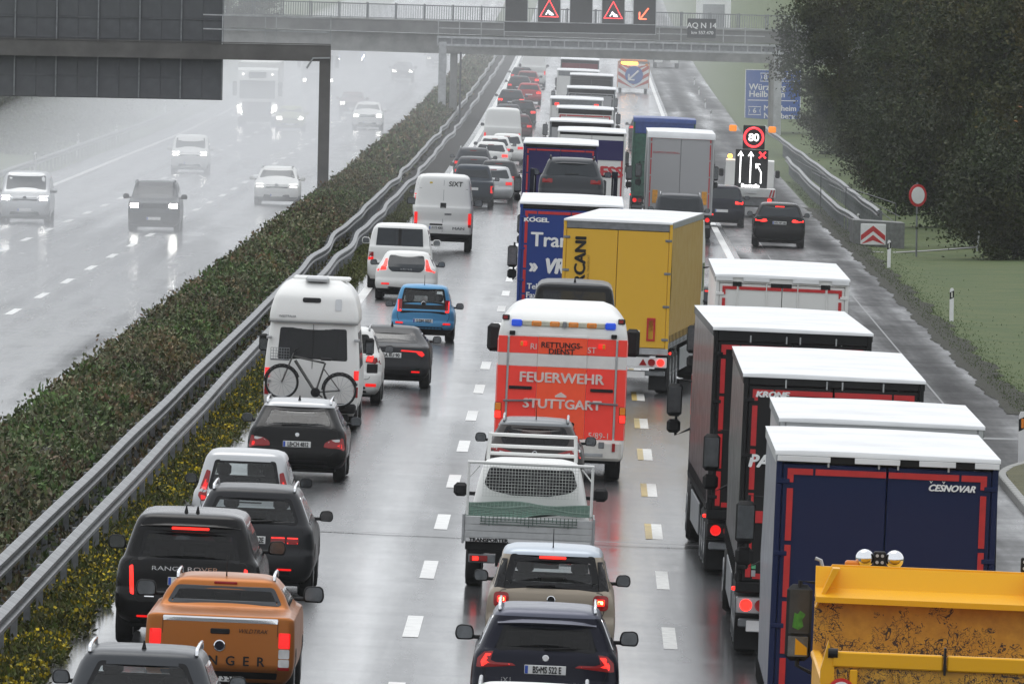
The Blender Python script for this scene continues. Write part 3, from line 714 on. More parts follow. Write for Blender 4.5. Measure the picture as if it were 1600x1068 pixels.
# ---- guard rails
WPR = [(0, 0), (.085, .05), (.085, .10), (.01, .135), (.01, .175), (.085, .21), (.085, .26), (0, .31), (-.012, .31), (.072, .255), (.072, .215), (-.005, .18), (-.005, .13), (.072, .095), (.072, .055), (-.012, 0)]
RAILM = plain('zinc_rail', (.19, .195, .20), .42, .4, .55, 2.5)
WPR = [(x * 1.25, z) for x, z in WPR]
def beam_(s):
    b = MB(); b.prism([(s * a, z - .155) for a, z in WPR], 0, 4.03); n = len(b.f)
    for y in (.1, .2, 2.0, 3.85): b.box(s * .0, s * .022, y - .014, y + .014, -.012, .012)
    me = mesh('rail_beam', b.v, b.f, [RAILM, GREYM])
    for i, p in enumerate(me.polygons): p.material_index = int(i >= n)
    return bpy.data.objects.new('rail_beam', me)
BEAM = {s: beam_(s) for s in (-1, 1)}
POST = base_mesh(lambda b: b.box(-.05, .05, -.03, .03, -.9, .12, .01), 'post', GREYM)
def wob(d): k = min(1, max(.12, (d - 300) / 80)); return k * (.03 * math.sin(d * .21) + .03 * math.sin(d * .083 + 1) + .045 * math.sin(d * .13))
def rail(name, label, o, d0, d1, side, far=None, h=.62, wig=1., group=None, gzf=zr, of=None, posts=True):
    of = of or (lambda d: o); root = empty(name, (XA(d0) + of(d0), d0, gzf(of(d0), d0))); tag(root, label, 'guard rail', group); L0 = Vector(root.location)
    def P(d): q = of(d) + wig * wob(d); return Vector((XA(d) + q, d, gzf(of(d), d) + h + wig * .03 * min(1, max(.2, (d - 300) / 80)) * math.sin(d * .17 + o)))
    d = d0
    while d < d1:
        a, b = P(d), P(d + 4); t = (b - a).normalized()
        inst(BEAM[side], root, a - L0, (math.asin(t.z), 0, -math.atan2(t.x, t.y)))
        if posts: inst(POST, root, a - L0 - Vector((side * .07, 0, .0)))
        d += 4
    if far:
        V = []; F = []; k = len(WPR); n = 0
        while d <= far:
            p = P(d) - L0; V += [(p.x + side * a, p.y, p.z + z - .155) for a, z in WPR]; n += 1; d += 8
        for i in range(n - 1):
            for j in range(k): F.append((i * k + j, i * k + (j + 1) % k, (i + 1) * k + (j + 1) % k, (i + 1) * k + j))
        link(bpy.data.objects.new('far_rail_run', mesh('far_rail_run', V, F, RAILM)), root)
    return root
rail('guard_rail', 'steel guard rail beside the yellow flowering verge of the queue lane', -5.32, 140, 520, 1, 1300, h=.68)
rail('guard_rail', 'steel guard rail half sunk in the hedge of the central reservation', -6.15, 140, 520, 1, 1300, h=.62)
rail('guard_rail', 'faint guard rail on the far left verge of the oncoming carriageway', -23.8, 420, 700, 1, 1000, wig=.3)
rail('guard_rail', 'lower guard rail ending at the chevron crash cushion', 12.9, 472, 640, -1, None, wig=.5, of=lambda d: 12.9 + max(0, 500 - d) * .008)
rail('guard_rail', 'upper guard rail running behind the chevron crash cushion', 14.0, 476, 690, -1, 740, h=.95, wig=.5, of=lambda d: 13.9 - max(0, d - 560) * .004)
CABLE = plain('rusty_cable', (.25, .25, .26), .5, .5)
MB().tube([(XA(d) - 5.8 + .05 * math.sin(d * .3), d, zr(-5.8, d) + .16 + .05 * math.sin(d * .11)) for d in range(140, 420, 4)], .02, 6).build('drain_pipe', CABLE)
tag(bpy.data.objects['drain_pipe'], 'thin pale pipe lying between the two median guard rails', 'pipe')

# ---- foliage
def leafmat(name, cols, rough=.55, patch=.8, tint=None):
    m, t, p = nodes(name); g = t.nodes.new('ShaderNodeNewGeometry'); r = ramp(t, g.outputs['Random Per Island'], [(i / (len(cols) - 1) if len(cols) > 1 else 0, c) for i, c in enumerate(cols)])
    n = noise(t, patch, 4, coords(t)); mx = N(t, 'ShaderNodeMix', data_type='RGBA', blend_type='MULTIPLY'); mx.inputs[0].default_value = .8
    r2 = ramp(t, n.outputs['Fac'], [(.32, (.35, .36, .34)), (.68, (1.5, 1.45, 1.25))]); t.links.new(r.outputs[0], mx.inputs[6]); t.links.new(r2.outputs[0], mx.inputs[7])  # random leaf tone; tree clumps get light and shade painted into the colour
    fin = mx.outputs[2]
    if tint:
        r3 = ramp(t, noise(t, patch * .3, 3, coords(t)).outputs['Fac'], [(.35, tint[0]), (.5, (1, 1, 1)), (.65, tint[1])]); m2 = N(t, 'ShaderNodeMix', data_type='RGBA', blend_type='MULTIPLY'); m2.inputs[0].default_value = 1
        t.links.new(fin, m2.inputs[6]); t.links.new(r3.outputs[0], m2.inputs[7]); fin = m2.outputs[2]
    t.links.new(fin, p.inputs['Base Color']); p.inputs['Roughness'].default_value = rough; p.inputs['Specular IOR Level'].default_value = .12; M[name] = m; return m
LHEDGE = leafmat('hedge_leaf', [(.035, .048, .022), (.085, .10, .055), (.055, .072, .028), (.15, .145, .105), (.11, .07, .05), (.045, .068, .034), (.22, .215, .16), (.07, .095, .035), (.12, .085, .06)], tint=((1.3, .95, .75), (.8, 1.25, .7)))
LBROWN = leafmat('brown_twig', [(.07, .045, .032), (.11, .075, .055), (.05, .04, .028), (.09, .055, .04)])
LTREE = leafmat('tree_leaf', [(.017, .028, .010), (.025, .038, .013), (.034, .044, .016), (.020, .032, .011)], patch=.5, tint=((1.5, 1.15, .8), (1.3, 1.5, 1.0)))
LTREE2 = leafmat('tree_leaf_olive', [(.028, .036, .011), (.042, .046, .014), (.032, .038, .012)], patch=.5, tint=((1.7, 1.2, .7), (1.2, 1.4, .9)))
LORANGE = leafmat('tree_leaf_orange', [(.20, .07, .015), (.28, .11, .02), (.12, .055, .016), (.08, .06, .02)])
LWEED = leafmat('weed_leaf', [(.05, .075, .014), (.085, .105, .022), (.06, .06, .02), (.11, .11, .03)]); LFLOW = leafmat('yellow_flower', [(.5, .38, .015), (.38, .30, .01), (.24, .21, .02)])
LGRASS = leafmat('grass_blade', [(.03, .058, .008), (.045, .075, .012), (.06, .085, .02)])
BARK = plain('bark', (.045, .036, .028), .9, var=.4, scale=8., bmp=.5)
def leaves(name, C, size, mat, parent=None, upw=.3, asp=.55):
    n = len(C); C = np.asarray(C, dtype=np.float64); a = rng.normal(size=(n, 3)); a[:, 2] += upw; a /= np.linalg.norm(a, axis=1)[:, None]
    b = np.cross(a, rng.normal(size=(n, 3))); b /= np.linalg.norm(b, axis=1)[:, None]; s = (size * rng.uniform(.6, 1.35, n))[:, None]
    V = np.empty((n, 4, 3)); V[:, 0] = C; V[:, 1] = C + a * s * .45 + b * s * asp * .5; V[:, 2] = C + a * s; V[:, 3] = C + a * s * .45 - b * s * asp * .5
    me = bpy.data.meshes.new(name); me.vertices.add(4 * n); me.vertices.foreach_set('co', V.ravel()); me.loops.add(4 * n); me.loops.foreach_set('vertex_index', np.arange(4 * n, dtype=np.int32))
    me.polygons.add(n); me.polygons.foreach_set('loop_start', np.arange(0, 4 * n, 4, dtype=np.int32)); me.materials.append(mat); me.update(calc_edges=True)
    return link(bpy.data.objects.new(name, me), parent)
def vn(x, y, s=1.):                                              # cheap smooth value noise
    return (np.sin(x * 1.7 * s + 1.3 * np.sin(y * .9 * s)) + np.sin(y * 2.3 * s + 1.1 * np.sin(x * 1.9 * s + 2)) + np.sin((x + y) * 3.1 * s)) / 3
vXA = lambda d: -1.28 + HEAD * (d - 178)
kd = np.array(KD)
_zt = np.linspace(0, 2600, 1301); _zz = np.array([Z0(t) for t in _zt]); vZ = lambda d: np.interp(d, _zt, _zz)
def hedge_top(o, d):
    c = (o + 7.65) / 1.15; return (1.04 + .22 * vn(d, o, .35) + .22 * vn(d, o * 2, 1.1) + .11 * vn(d, o * 3, 2.9)) * np.sqrt(np.clip(1 - np.abs(c) ** 3.2, 0.02, 1))
hroot = empty('hedge', (XA(300) - 7.6, 300, Z0(300))); tag(hroot, 'long low evergreen hedge along the central reservation', 'hedge'); hl0 = np.array(hroot.location)
D = np.arange(140, 1300, 1.0); O = np.linspace(-8.75, -6.5, 10); V = []; F = []
for d in D:
    for o in O: V.append((XA(d) + o - hl0[0], d - hl0[1], Z0(d) + .82 * float(hedge_top(o, d)) - .03 - hl0[2]))
n = len(O); F = [(j * n + i, j * n + i + 1, (j + 1) * n + i + 1, (j + 1) * n + i) for j in range(len(D) - 1) for i in range(n - 1)]
HCORE = leafmat('hedge_core', [(.026, .026, .017), (.026, .026, .017)])
HCORE = HCORE; tag(link(bpy.data.objects.new('inner_twigs', mesh('inner_twigs', V, F, HCORE, True)), hroot), kind='stuff')
for nm, d0, d1, cnt, sz, mat in (('leaf_mass', 165, 330, 110000, .11, LHEDGE), ('leaf_mass', 330, 560, 80000, .13, LHEDGE), ('leaf_mass', 560, 1300, 60000, .26, LHEDGE), ('brown_shoots', 165, 620, 14000, .13, LBROWN)):
    d = rng.uniform(d0, d1, cnt); o = -7.63 + 1.15 * np.clip(rng.normal(0, .55, cnt), -1, 1) + 0 * d; o = np.where(rng.random(cnt) < .25, rng.uniform(-6.9, -6.35, cnt), o)
    z = hedge_top(np.clip(o, -8.7, -6.55), d) * rng.uniform(.72, 1.08, cnt) + np.where(rng.random(cnt) < .06, rng.uniform(0, .28, cnt) * (vn(d, o, 2.1) > 0), 0); z = np.where(o > -6.6, rng.uniform(.05, .8, cnt), z)
    if nm == 'brown_shoots':
        k = (vn(d, o, .09) > .45) | ((d > 408) & (d < 470) & (o < -6.9)); d, o, z = d[k], o[k], z[k] + .05
    tag(leaves(nm, np.stack([vXA(d) + o - hl0[0], d - hl0[1], vZ(d) + z - hl0[2]], 1), sz, mat, hroot, .8), kind='stuff')
# flowering weeds on the verge
wroot = empty('verge_weeds', (XA(240) - 4.9, 240, Z0(240))); tag(wroot, 'yellow flowering weeds between guard rail and queue lane', 'weeds', kind='stuff'); w0 = np.array(wroot.location)
cnt = 60000; d = 140 + 420 * rng.random(cnt) ** 1.7; o = rng.uniform(-5.6, -4.55, cnt) + .12 * vn(d, d * 0, .5); hgt = (.16 + .12 * vn(d, o * 3, .7)) * rng.random(cnt)
tag(leaves('weed_leaves', np.stack([vXA(d) + o - w0[0], d - w0[1], vZ(d) + .12 + np.clip(hgt, 0, .4) - w0[2]], 1), .10, LWEED, wroot, 1.2, .4), kind='stuff')
k = (rng.random(cnt) < .5) & (vn(d, o * 2, .6) > -.1) & (d < 330)
tag(leaves('flower_heads', np.stack([vXA(d) + o - w0[0], d - w0[1], vZ(d) + .17 + np.clip(hgt * 1.2, 0, .45) - w0[2]], 1)[k], .055, LFLOW, wroot, .5, .9), kind='stuff')
cnt = 9000; d = 140 + 300 * rng.random(cnt); o = rng.uniform(-6.3, -5.5, cnt)
tag(leaves('trench_weeds', np.stack([vXA(d) + o - w0[0], d - w0[1], vZ(d) + .12 + .25 * rng.random(cnt) * (vn(d, o, .4) > .1) - w0[2]], 1), .12, LHEDGE, wroot, 1.), kind='stuff')
# grass on the right bank
cnt = 16000; d = 280 + 330 * rng.random(cnt) ** 1.2; o = 12.35 + rng.gamma(1.6, .35, cnt); groot = empty('bank_grass', (XA(400) + 15, 400, zr(14, 400))); g0 = np.array(groot.location); tag(groot, 'short wet grass on the right bank', 'grass', kind='stuff')
gzv = np.array([gz(a, b) + .03 for a, b in zip(o, d)]); tag(leaves('blades', np.stack([vXA(d) + o - g0[0], d - g0[1], gzv - g0[2]], 1), .06, LGRASS, groot, 1.2, .3), kind='stuff')

# ---- trees
def crown_pts(nc, per, R, c, rad):
    P = []
    for _ in range(nc):
        v = rng.normal(size=3); v /= np.linalg.norm(v); q = np.array(c) + v * np.array(R) * rng.uniform(.45, 1.0); P.append(q + rng.normal(size=(per, 3)) * rad * rng.uniform(.6, 1.2))
    return np.concatenate(P)
def make_tree(name, H, R, mat, low=.1, nc=150, per=130, leaf=.17, rad=.42):
    root = bpy.data.objects.new(name, None); COL.objects.link(root); b = MB(); tips = []
    b.tube([(0, 0, -.5), (.05, .02, H * .25), (-.08, .1, H * .5), (.05, 0, H * .8)], .22 * H / 11, 8, r2=.04)
    for k in range(9):
        a = k * 2.4; z = H * (.22 + .06 * k); r = R[0] * (.85 - .05 * k); b.tube([(0, 0, z), (r * .5 * math.cos(a), r * .5 * math.sin(a), z + H * .07), (r * math.cos(a), r * math.sin(a), z + H * .12)], .07, 6, r2=.015)
    b.build('trunk', BARK, root)
    P = crown_pts(nc, per, (R[0], R[0], R[1]), (0, 0, H - R[1]), rad); P = P[P[:, 2] > low]
    tag(leaves('crown', P, leaf, mat, root, .4, .6), kind=None); return root
def copy_tree(root, loc, rz, sc):
    o = root.copy(); COL.objects.link(o); o.location = loc; o.rotation_euler = (0, 0, rz); o.scale = (sc[0], sc[0], sc[1])
    for c in list(root.children): k = c.copy(); COL.objects.link(k); k.parent = o
    return o
TPRO = {}
def tree(kind, px, ybase, d, off, rz, sc, label, group=None):
    o = off if off is not None else off_of(px, d, 0); loc = (XA(d) + o, d, gz(o, d) - .1)
    if kind not in TPRO:
        spec = {'tree': (12, (3.5, 5.6), LTREE, .2, 150, 240, .19, .42), 'olive_tree': (11, (3.3, 5.2), LTREE2, .2, 140, 240, .18, .42), 'bush': (4.2, (2.4, 2.3), LTREE, 0, 130, 140, .14, .34), 'orange_tree': (10, (2.4, 4.6), LORANGE, .3, 90, 110, .17, .42)}[kind]
        nm = {'tree': 'broadleaf_tree', 'olive_tree': 'broadleaf_tree', 'bush': 'bush', 'orange_tree': 'autumn_tree'}[kind]
        r = make_tree(nm, *spec); TPRO[kind] = r; r.location = loc; r.rotation_euler = (0, 0, rz); r.scale = (sc[0], sc[0], sc[1])
    else: r = copy_tree(TPRO[kind], loc, rz, sc)
    return tag(r, label, 'bush' if kind == 'bush' else 'tree', group)
GT = 'trees on the right bank'
for i, (k, d, o, rz, sc, lb) in enumerate([
    ('tree', 705, 17.0, .3, (1.0, 1.0), 'dark broadleaf tree overhanging the right end of the bridge'),
    ('tree', 640, 20.4, 1.9, (1.1, 1.05), 'broadleaf tree right of the blue direction sign'),
    ('olive_tree', 600, 20.6, 2.7, (1.15, 1.1), 'olive green tree behind the lit lane control vehicle'),
    ('tree', 560, 20.0, 4.1, (1.0, .95), 'dark tree above the metal handrail on the bank'),
    ('olive_tree', 530, 20.8, .8, (1.1, 1.1), 'olive tree rising behind the round white sign'),
    ('tree', 500, 19.6, 5.2, (.9, .95), 'dense dark tree behind the chevron crash cushion'),
    ('tree', 505, 22.0, 3.3, (1.1, 1.1), 'dark tree right of the round white sign'),
    ('olive_tree', 470, 21.5, 5.9, (1.0, 1.0), 'olive tree behind the grey sign seen from the back'),
    ('orange_tree', 455, 21.9, 1.0, (1.0, 1.0), 'orange autumn tree at the right edge of the picture'),
    ('tree', 660, 22.5, 2.2, (1.3, 1.25), 'tall dark tree in the back row of the wood'),
    ('tree', 560, 24.5, .1, (1.3, 1.25), 'tall tree in the back row left of the orange tree'),
    ('bush', 715, 17.6, .4, (1.0, .9), 'bush at the foot of the tree by the bridge'), ('bush', 660, 18.0, 2., (1., 1.), 'bush beside the blue direction sign post'),
    ('bush', 610, 17.6, 1.1, (1.1, 1.0), 'bush bordering the grass strip behind the lane control vehicle'), ('bush', 570, 17.4, 3.1, (1., 1.1), 'bush above the upper guard rail'),
    ('bush', 540, 17.6, 4.2, (1.1, 1.2), 'bush in front of the handrail'), ('bush', 510, 18.0, 5.1, (1.2, 1.2), 'bush behind the crash cushion'),
    ('bush', 488, 19.5, .2, (1.2, 1.2), 'bush behind the round white sign pole'), ('bush', 470, 18.6, 2.9, (1., .9), 'low bush right of the round white sign'),
    ('bush', 448, 18.3, 1.6, (1.1, 1.0), 'dark bush at the right picture edge above the grass'), ('bush', 455, 20.5, 3.6, (1.3, 1.3), 'large bush under the orange tree')]):
    tree(k, 0, 0, d, o, rz, sc, lb, GT)
for i, (k, d, o, sc, lb) in enumerate([('bush', 640, -27.5, (1.2, 1.0), 'hazy bush behind the leftmost marker posts'), ('olive_tree', 700, -31, (1.0, .8), 'hazy tree under the left sign panel'),
    ('bush', 690, -26.8, (1.2, 1.1), 'hazy bush beyond the oncoming van'), ('tree', 780, -31, (1.1, .8), 'hazy tree behind the second marker post'), ('bush', 760, -27.0, (1.3, 1.2), 'hazy bush on the left verge below the sign panel'),
    ('tree', 900, -31, (1.2, .9), 'far hazy tree left of the white oncoming lorry'), ('olive_tree', 850, -34, (1.2, .9), 'far hazy olive tree on the left verge'), ('bush', 840, -27.5, (1.4, 1.3), 'far hazy bush left of the white lorry'), ('tree', 1050, -29, (1.3, .9), 'farthest hazy tree above the white lorry cab')]):
    tree(k, 0, 0, d, o, i * 1.3, sc, lb, 'trees on the left verge')

# ---- marker posts
PBODY = base_mesh(lambda b: b.prism([(-.06, 0), (.06, 0), (.06, .93), (.03, 1.0), (-.03, 1.0), (-.06, .93)], -.05, .05), 'shaft', WINK)
PBAND = base_mesh(lambda b: b.prism([(-.062, .66), (.062, .72), (.062, .93), (-.062, .87)], -.052, .052), 'black_band', INK)
PREF = base_mesh(lambda b: b.box(-.022, .022, -.058, .0, .72, .88, .004), 'reflector', plain('reflector_white', (.6, .6, .55), .2)); PREFO = base_mesh(lambda b: b.box(-.022, .022, -.058, .0, .72, .88, .004), 'reflector', ALENS)
def marker(d, o, label, z=None, amber=False, sc=1., group=None):
    r = empty('marker_post', (XA(d) + o, d, (gz(o, d) if z is None else z))); tag(r, label, 'marker post', group); r.scale = (sc, sc, sc)
    inst(PBODY, r); inst(PBAND, r); inst(PREFO if amber else PREF, r); return r
marker(361, off_of(1487, 361, 0), 'white marker post alone on the right grass bank'); marker(428, off_of(1389, 428, 0), 'white marker post in front of the chevron crash cushion')
marker(249, off_of(1597, 249, 0), 'big white marker post cut by the right picture edge', amber=True, sc=1.2)
marker(487, 13.3, 'marker post between the guard rails behind the crash cushion', sc=.9)
for k, (px, y, d) in enumerate([(1111, 178, 830), (1102, 163, 880), (1092, 145, 950), (1085, 130, 1010)]):
    p = at(px, y, d); r = marker(d, p.x - XA(d), ['nearest', 'second', 'third', 'farthest'][k] + ' of four white posts on the far green verge', None, sc=.8, group='posts on the far green verge')
for k, (px, d) in enumerate([(55, 575), (122, 640), (182, 700), (258, 790)]):
    marker(d, off_of(px, d, .5), ['leftmost', 'second', 'third', 'rightmost'][k] + ' of the pale marker posts on the hazy left verge', sc=1.2, group='posts on the left verge')

# ---- crash cushion, round sign, handrails, path, kerb corner
c = empty('crash_cushion', (XA(466) + 13.3, 466, gz(13.3, 466))); tag(c, 'grey crash cushion with red and white chevron board', 'crash cushion'); c.scale = (.88, .88, .88)
MB().prism([(-.75, -.1), (1.5, -.05), (1.5, 1.05), (-.75, 1.15)], 0.0, 5.0).build('housing', plain('grey_housing', (.16, .165, .16), .7, var=.3, bmp=.2), c)
MB().box(-.42, .68, -.06, -.004, .08, 1.0, .02).build('chevron_board', WINK, c)
for z in (.02, .42):
    for s in (-1, 1):
        q = [(.13, z + .5), (.13, z + .26), (.13 + s * .53, z - .16), (.13 + s * .53, z + .08)]; q = [(x, min(.98, max(.1, zz))) for x, zz in q]
        MB().prism(q, -.066, -.061).build('red_chevron', RTAPE, c)
d = 452; o = off_of(1432, d, 0); r = empty('round_sign', (XA(d) + o, d, gz(o, d))); tag(r, 'round white sign with red ring on a thin pole', 'sign')
MB().tube([(0, 0, 0), (0, .02, 2.75)], .035, 8).build('pole', GREYM, r); sg = MB().lathe([(-.03, .41), (-.035, .42), (0, .42)], 28, 'y', (0, 0, 2.28)).build('sign_disc', RTAPE, r, smooth=False); sg.rotation_euler = (0, 0, .0)
MB().lathe([(-.045, .31), (-.04, .315), (-.03, .315)], 28, 'y', (0, 0, 2.28)).build('white_face', WINK, sg); r.rotation_euler = (0, 0, math.radians(38))
d = 462; o = off_of(1527, d, 0); r = empty('grey_sign', (XA(d) + o, d, gz(o, d)), (0, math.radians(5), 0)); tag(r, 'grey sign seen from the back on a leaning pole', 'sign')
MB().tube([(0, 0, 0), (0, 0, 2.9)], .035, 8).build('pole', SILV, r); MB().lathe([(-.01, .30), (.01, .30)], 20, 'y', (0, .05, 2.5)).build('sign_back', SILV, r, rot=(0, 0, .9))
r = empty('bank_handrail', (XA(560) + 16, 560, gz(16, 560))); tag(r, 'pale metal handrail climbing the wooded bank', 'handrail')
for k in range(3): MB().tube([Vector(at(1243 + k * 26, 250 + k * 19, 520)) - Vector(r.location), Vector(at(1322 + k * 20, 292 + k * 14, 505)) - Vector(r.location), Vector(at(1400 + 6 * k, 318 + 20 * k, 495)) - Vector(r.location)], .018, 6).build('rail', STEEL, r)
for px, py in ((1322, 292), (1400, 318), (1283, 272)):
    a = Vector(at(px, py, 505)) - Vector(r.location); MB().tube([a, a - Vector((0, 0, 1.6))], .018, 6).build('post', STEEL, r)
V = []; D = 30
for i in range(D + 1):
    t = i / D; p = at(1335 + 195 * t, 398 - 8 * t - 10 * math.sin(t * 3.1), 452 + 16 * t); o = p.x - XA(p.y); V += [(p.x, p.y, gz(o, p.y) + .03), (p.x, p.y + 1.4, gz(o, p.y + 1.4) + .03)]
tag(link(bpy.data.objects.new('paved_path', mesh('paved_path', V, [(2 * i, 2 * i + 2, 2 * i + 3, 2 * i + 1) for i in range(D)], CONC))), 'pale paved path curving to the round sign', kind='structure')
V = []; n = 0
for d in range(150, 252, 3):
    e = 10.75 + (max(0, d - 238) ** 2) * .012
    V += [(XA(d) + e, d, zr(e, d) + .16), (XA(d) + 26, d, zr(12, d) + .5)]; n += 1
tag(link(bpy.data.objects.new('grass_corner', mesh('grass_corner', V, [(2 * i, 2 * i + 1, 2 * i + 3, 2 * i + 2) for i in range(n - 1)], DRYG))), 'yellowish grass corner at the right edge', kind='structure')
cnt = 12000; dd = rng.uniform(170, 250, cnt); oo = 10.8 + np.clip(dd - 238, 0, 20) ** 2 * .012 + 3.5 * rng.random(cnt) ** 1.5
cg = empty('corner_grass', (XA(220) + 11, 220, zr(11, 220))); tag(cg, 'dry grass blades on the right corner', 'grass', kind='stuff'); c0 = np.array(cg.location)
LDRY = leafmat('dry_blade', [(.10, .10, .04), (.16, .14, .06), (.07, .085, .03)]); tag(leaves('blades', np.stack([vXA(dd) + oo - c0[0], dd - c0[1], vZ(dd) - CF * oo + .17 + .02 * (oo - 10.8) - c0[2]], 1), .12, LDRY, cg, 2, .25), kind='stuff')
kr = empty('kerb', (XA(240) + 10.7, 240, zr(10.7, 240))); tag(kr, 'pale kerb stones round the grass corner', kind='structure')
d = 196.
while d < 251:
    e = lambda q: 10.68 + (max(0, q - 238) ** 2) * .012
    a = Vector((XA(d) + e(d), d, zr(e(d), d))) - Vector(kr.location); b = Vector((XA(d + 1) + e(d + 1), d + 1, zr(e(d + 1), d + 1))) - Vector(kr.location)
    if 'KS' not in globals(): KS = base_mesh(lambda m: m.box(-.08, .08, .01, .99, -.05, .17, .02), 'kerb_stone', CONC)
    t = b - a; inst(KS, kr, a, (0, 0, -math.atan2(t.x, t.y)), (1, t.length, 1)); d += 1

# ---- overhead structures
def obox(b, p0, p1, z0, z1, y0, y1):                             # box between two points with heights and depth relative to them
    x0, x1 = p0.x, p1.x; vs = [(x0, p0.y + y0, p0.z + z0), (x1, p1.y + y0, p1.z + z0), (x1, p1.y + y1, p1.z + z0), (x0, p0.y + y1, p0.z + z0), (x0, p0.y + y0, p0.z + z1), (x1, p1.y + y0, p1.z + z1), (x1, p1.y + y1, p1.z + z1), (x0, p0.y + y1, p0.z + z1)]
    return b.add(vs, [(0, 3, 2, 1), (4, 5, 6, 7), (0, 1, 5, 4), (1, 2, 6, 5), (2, 3, 7, 6), (3, 0, 4, 7)])
DG = 505.; sG = FPX / DG
g = empty('sign_gantry', (at(507, 330, DG).x, DG, zr(-7.6, DG))); tag(g, 'dark gantry over the oncoming lanes carrying sign panels seen from behind', 'gantry'); G0 = Vector(g.location)
A, B = at(-400, 66, DG) - G0, at(517, 84, DG) - G0
obox(MB(), A, B, -.33, .34, -.25, .35).build('beam', GANT, g); obox(MB(), A, B, .36, .40, -.3, .4).build('beam_flange', GANT, g)
c0_ = at(508, 96, DG) - G0; MB().box(c0_.x - .23, c0_.x + .23, -.2, .25, -.3, c0_.z + .05, .01).build('column', GANT, g)
MB().tube([c0_ + Vector((-.75, -.28, -.3)), c0_ + Vector((-.5, -.28, .12)), c0_ + Vector((.2, -.28, .14))], .04, 6).build('conduit', SILV, g)
tr, bl = at(347, -70, DG) - G0, at(347, 156, DG) - G0; sg = MB().box(bl.x - 24, bl.x, .5, .56, bl.z - .02, tr.z, .02).build('sign_back', STEEL, g); sh = math.tan(math.radians(.9))
k = 0; x = bl.x
PANEL = base_mesh(lambda b: b.box(-.855, -.008, -.02, .02, .01, .99, .006), 'panel', STEEL)
zr_ = [bl.z, at(347, 122, DG).z - G0.z, at(347, 62, DG).z - G0.z, at(347, 31, DG).z - G0.z, tr.z]
while k < 20:
    for a, b in zip(zr_, zr_[1:]): inst(PANEL, sg, (x, .49, a), None, (1, 1, b - a))
    if k % 2 == 0: MB().box(x - .06, x + .0, .36, .47, bl.z + .02, tr.z).build('stiffener', GREYM, sg)
    x -= .863; k += 1
for zz in zr_[1:4]: MB().box(bl.x - 20, bl.x, .42, .475, zz - .03, zz + .03).build('cross_stiffener', STEEL, sg)
for y in (24, 46): obox(MB(), at(318, y - 1, DG) - G0, at(517, y + 5, DG) - G0, -.025, .025, -.3, -.25).build('walkway_rail', SILV, g)
for px in (348, 415, 432, 517): p = at(px, 47, DG) - G0; MB().box(p.x - .02, p.x + .02, -.3, -.25, p.z - .6, p.z + .62).build('walkway_post', SILV, g)

DB = 790.; sB = FPX / DB
def bp(px, y): return at(px, y + (px - 600) * .030, DB)
b = empty('road_bridge', (at(700, 190, DB).x, DB, zr(-7.6, DB))); tag(b, 'grey concrete bridge crossing the whole motorway', 'bridge'); B0 = Vector(b.location)
L_, R_ = bp(-500, 30) - B0, bp(1700, 30) - B0
u = lambda px: px / sB
obox(MB(), L_, R_, -u(20), 0, -.35, 7.2).build('deck', CONCD, b); obox(MB(), L_, R_, -u(51), -u(20.5), .4, 6.5).build('girder', CONC, b)
obox(MB(), L_ , R_, -.06, .03, -.42, -.35).build('cornice_edge', CONC, b)
for px, wd, nm in ((709, 11, 'pier'), (720, 3, 'drain_pipe'), (1211, 13, 'pier')):
    p = bp(px, 80) - B0; MB().box(p.x - u(wd) / 2, p.x + u(wd) / 2, .6 if nm == 'pier' else .3, 6.2 if nm == 'pier' else .5, -2., p.z + .1, .03).build(nm, CONC if wd > 4 else STEEL, b)
def rp(m):
    for k in range(12): m.box(.02 + k * .155, .045 + k * .155, -.012, .012, .1, .95)
    m.box(0, 1.86, -.02, .02, .95, 1.0); m.box(0, 1.86, -.015, .015, .06, .1)
RAILP = base_mesh(rp, 'railing_panel', GREYM); RPOST = base_mesh(lambda m: m.box(-.04, .04, -.04, .04, 0, 1.06), 'railing_post', GREYM)
x = L_.x; sl_b = (R_.z - L_.z) / (R_.x - L_.x)
while x < R_.x:
    for yy in (-.25, 7.0):
        p = Vector((x, yy, L_.z + (x - L_.x) * sl_b)); q = inst(RAILP, b, p, (0, -math.atan(sl_b), 0)); inst(RPOST, b, p)
    x += 1.86
# sign bridge with lane control signs in front of it
DV = 784.; g = empty('lane_control_gantry', (at(692, 190, DV).x, DV, zr(-7.2, DV))); tag(g, 'grey lane control gantry with lit signs in front of the bridge', 'gantry'); V0 = Vector(g.location)
gp = lambda px, y: at(px, y + (px - 690) * .026, DV) - V0
p = gp(692, 68); MB().box(p.x - .25, p.x + .25, -.2, .3, -1.5, p.z + .1, .02).build('post', SILV, g)
p = gp(1216, 68); MB().box(p.x - .25, p.x + .25, -.2, .3, -2, p.z + .1, .02).build('post', SILV, g)
A, B = gp(683, 64), gp(1225, 64)
for dz in (-u(6), u(6)): obox(MB(), A, B, dz - .07, dz + .07, -.3, -.15).build('truss_chord', SILV, g); obox(MB(), A, B, dz - .07, dz + .07, .25, .4).build('truss_chord', SILV, g)
obox(MB(), A, B, -u(5), u(5), -.1, .2).build('walkway', GREYM, g)
k = 0; px = 684
while px < 1225:
    p = gp(px, 64); MB().box(p.x - .04, p.x + .04, -.32, -.13, p.z - u(7), p.z + u(7)).build('truss_strut', SILV, g); px += 22
for y in (33, 44): obox(MB(), gp(684, y), gp(790, y), -.03, .03, -.35, -.3).build('walkway_rail', SILV, g); obox(MB(), gp(1026, y), gp(1195, y), -.03, .03, -.35, -.3).build('walkway_rail', SILV, g)
for px in (685, 718, 752, 788, 1030, 1064, 1130, 1164): p = gp(px, 45); MB().box(p.x - .03, p.x + .03, -.35, -.3, p.z - .6, p.z + .6).build('walkway_post', SILV, g)
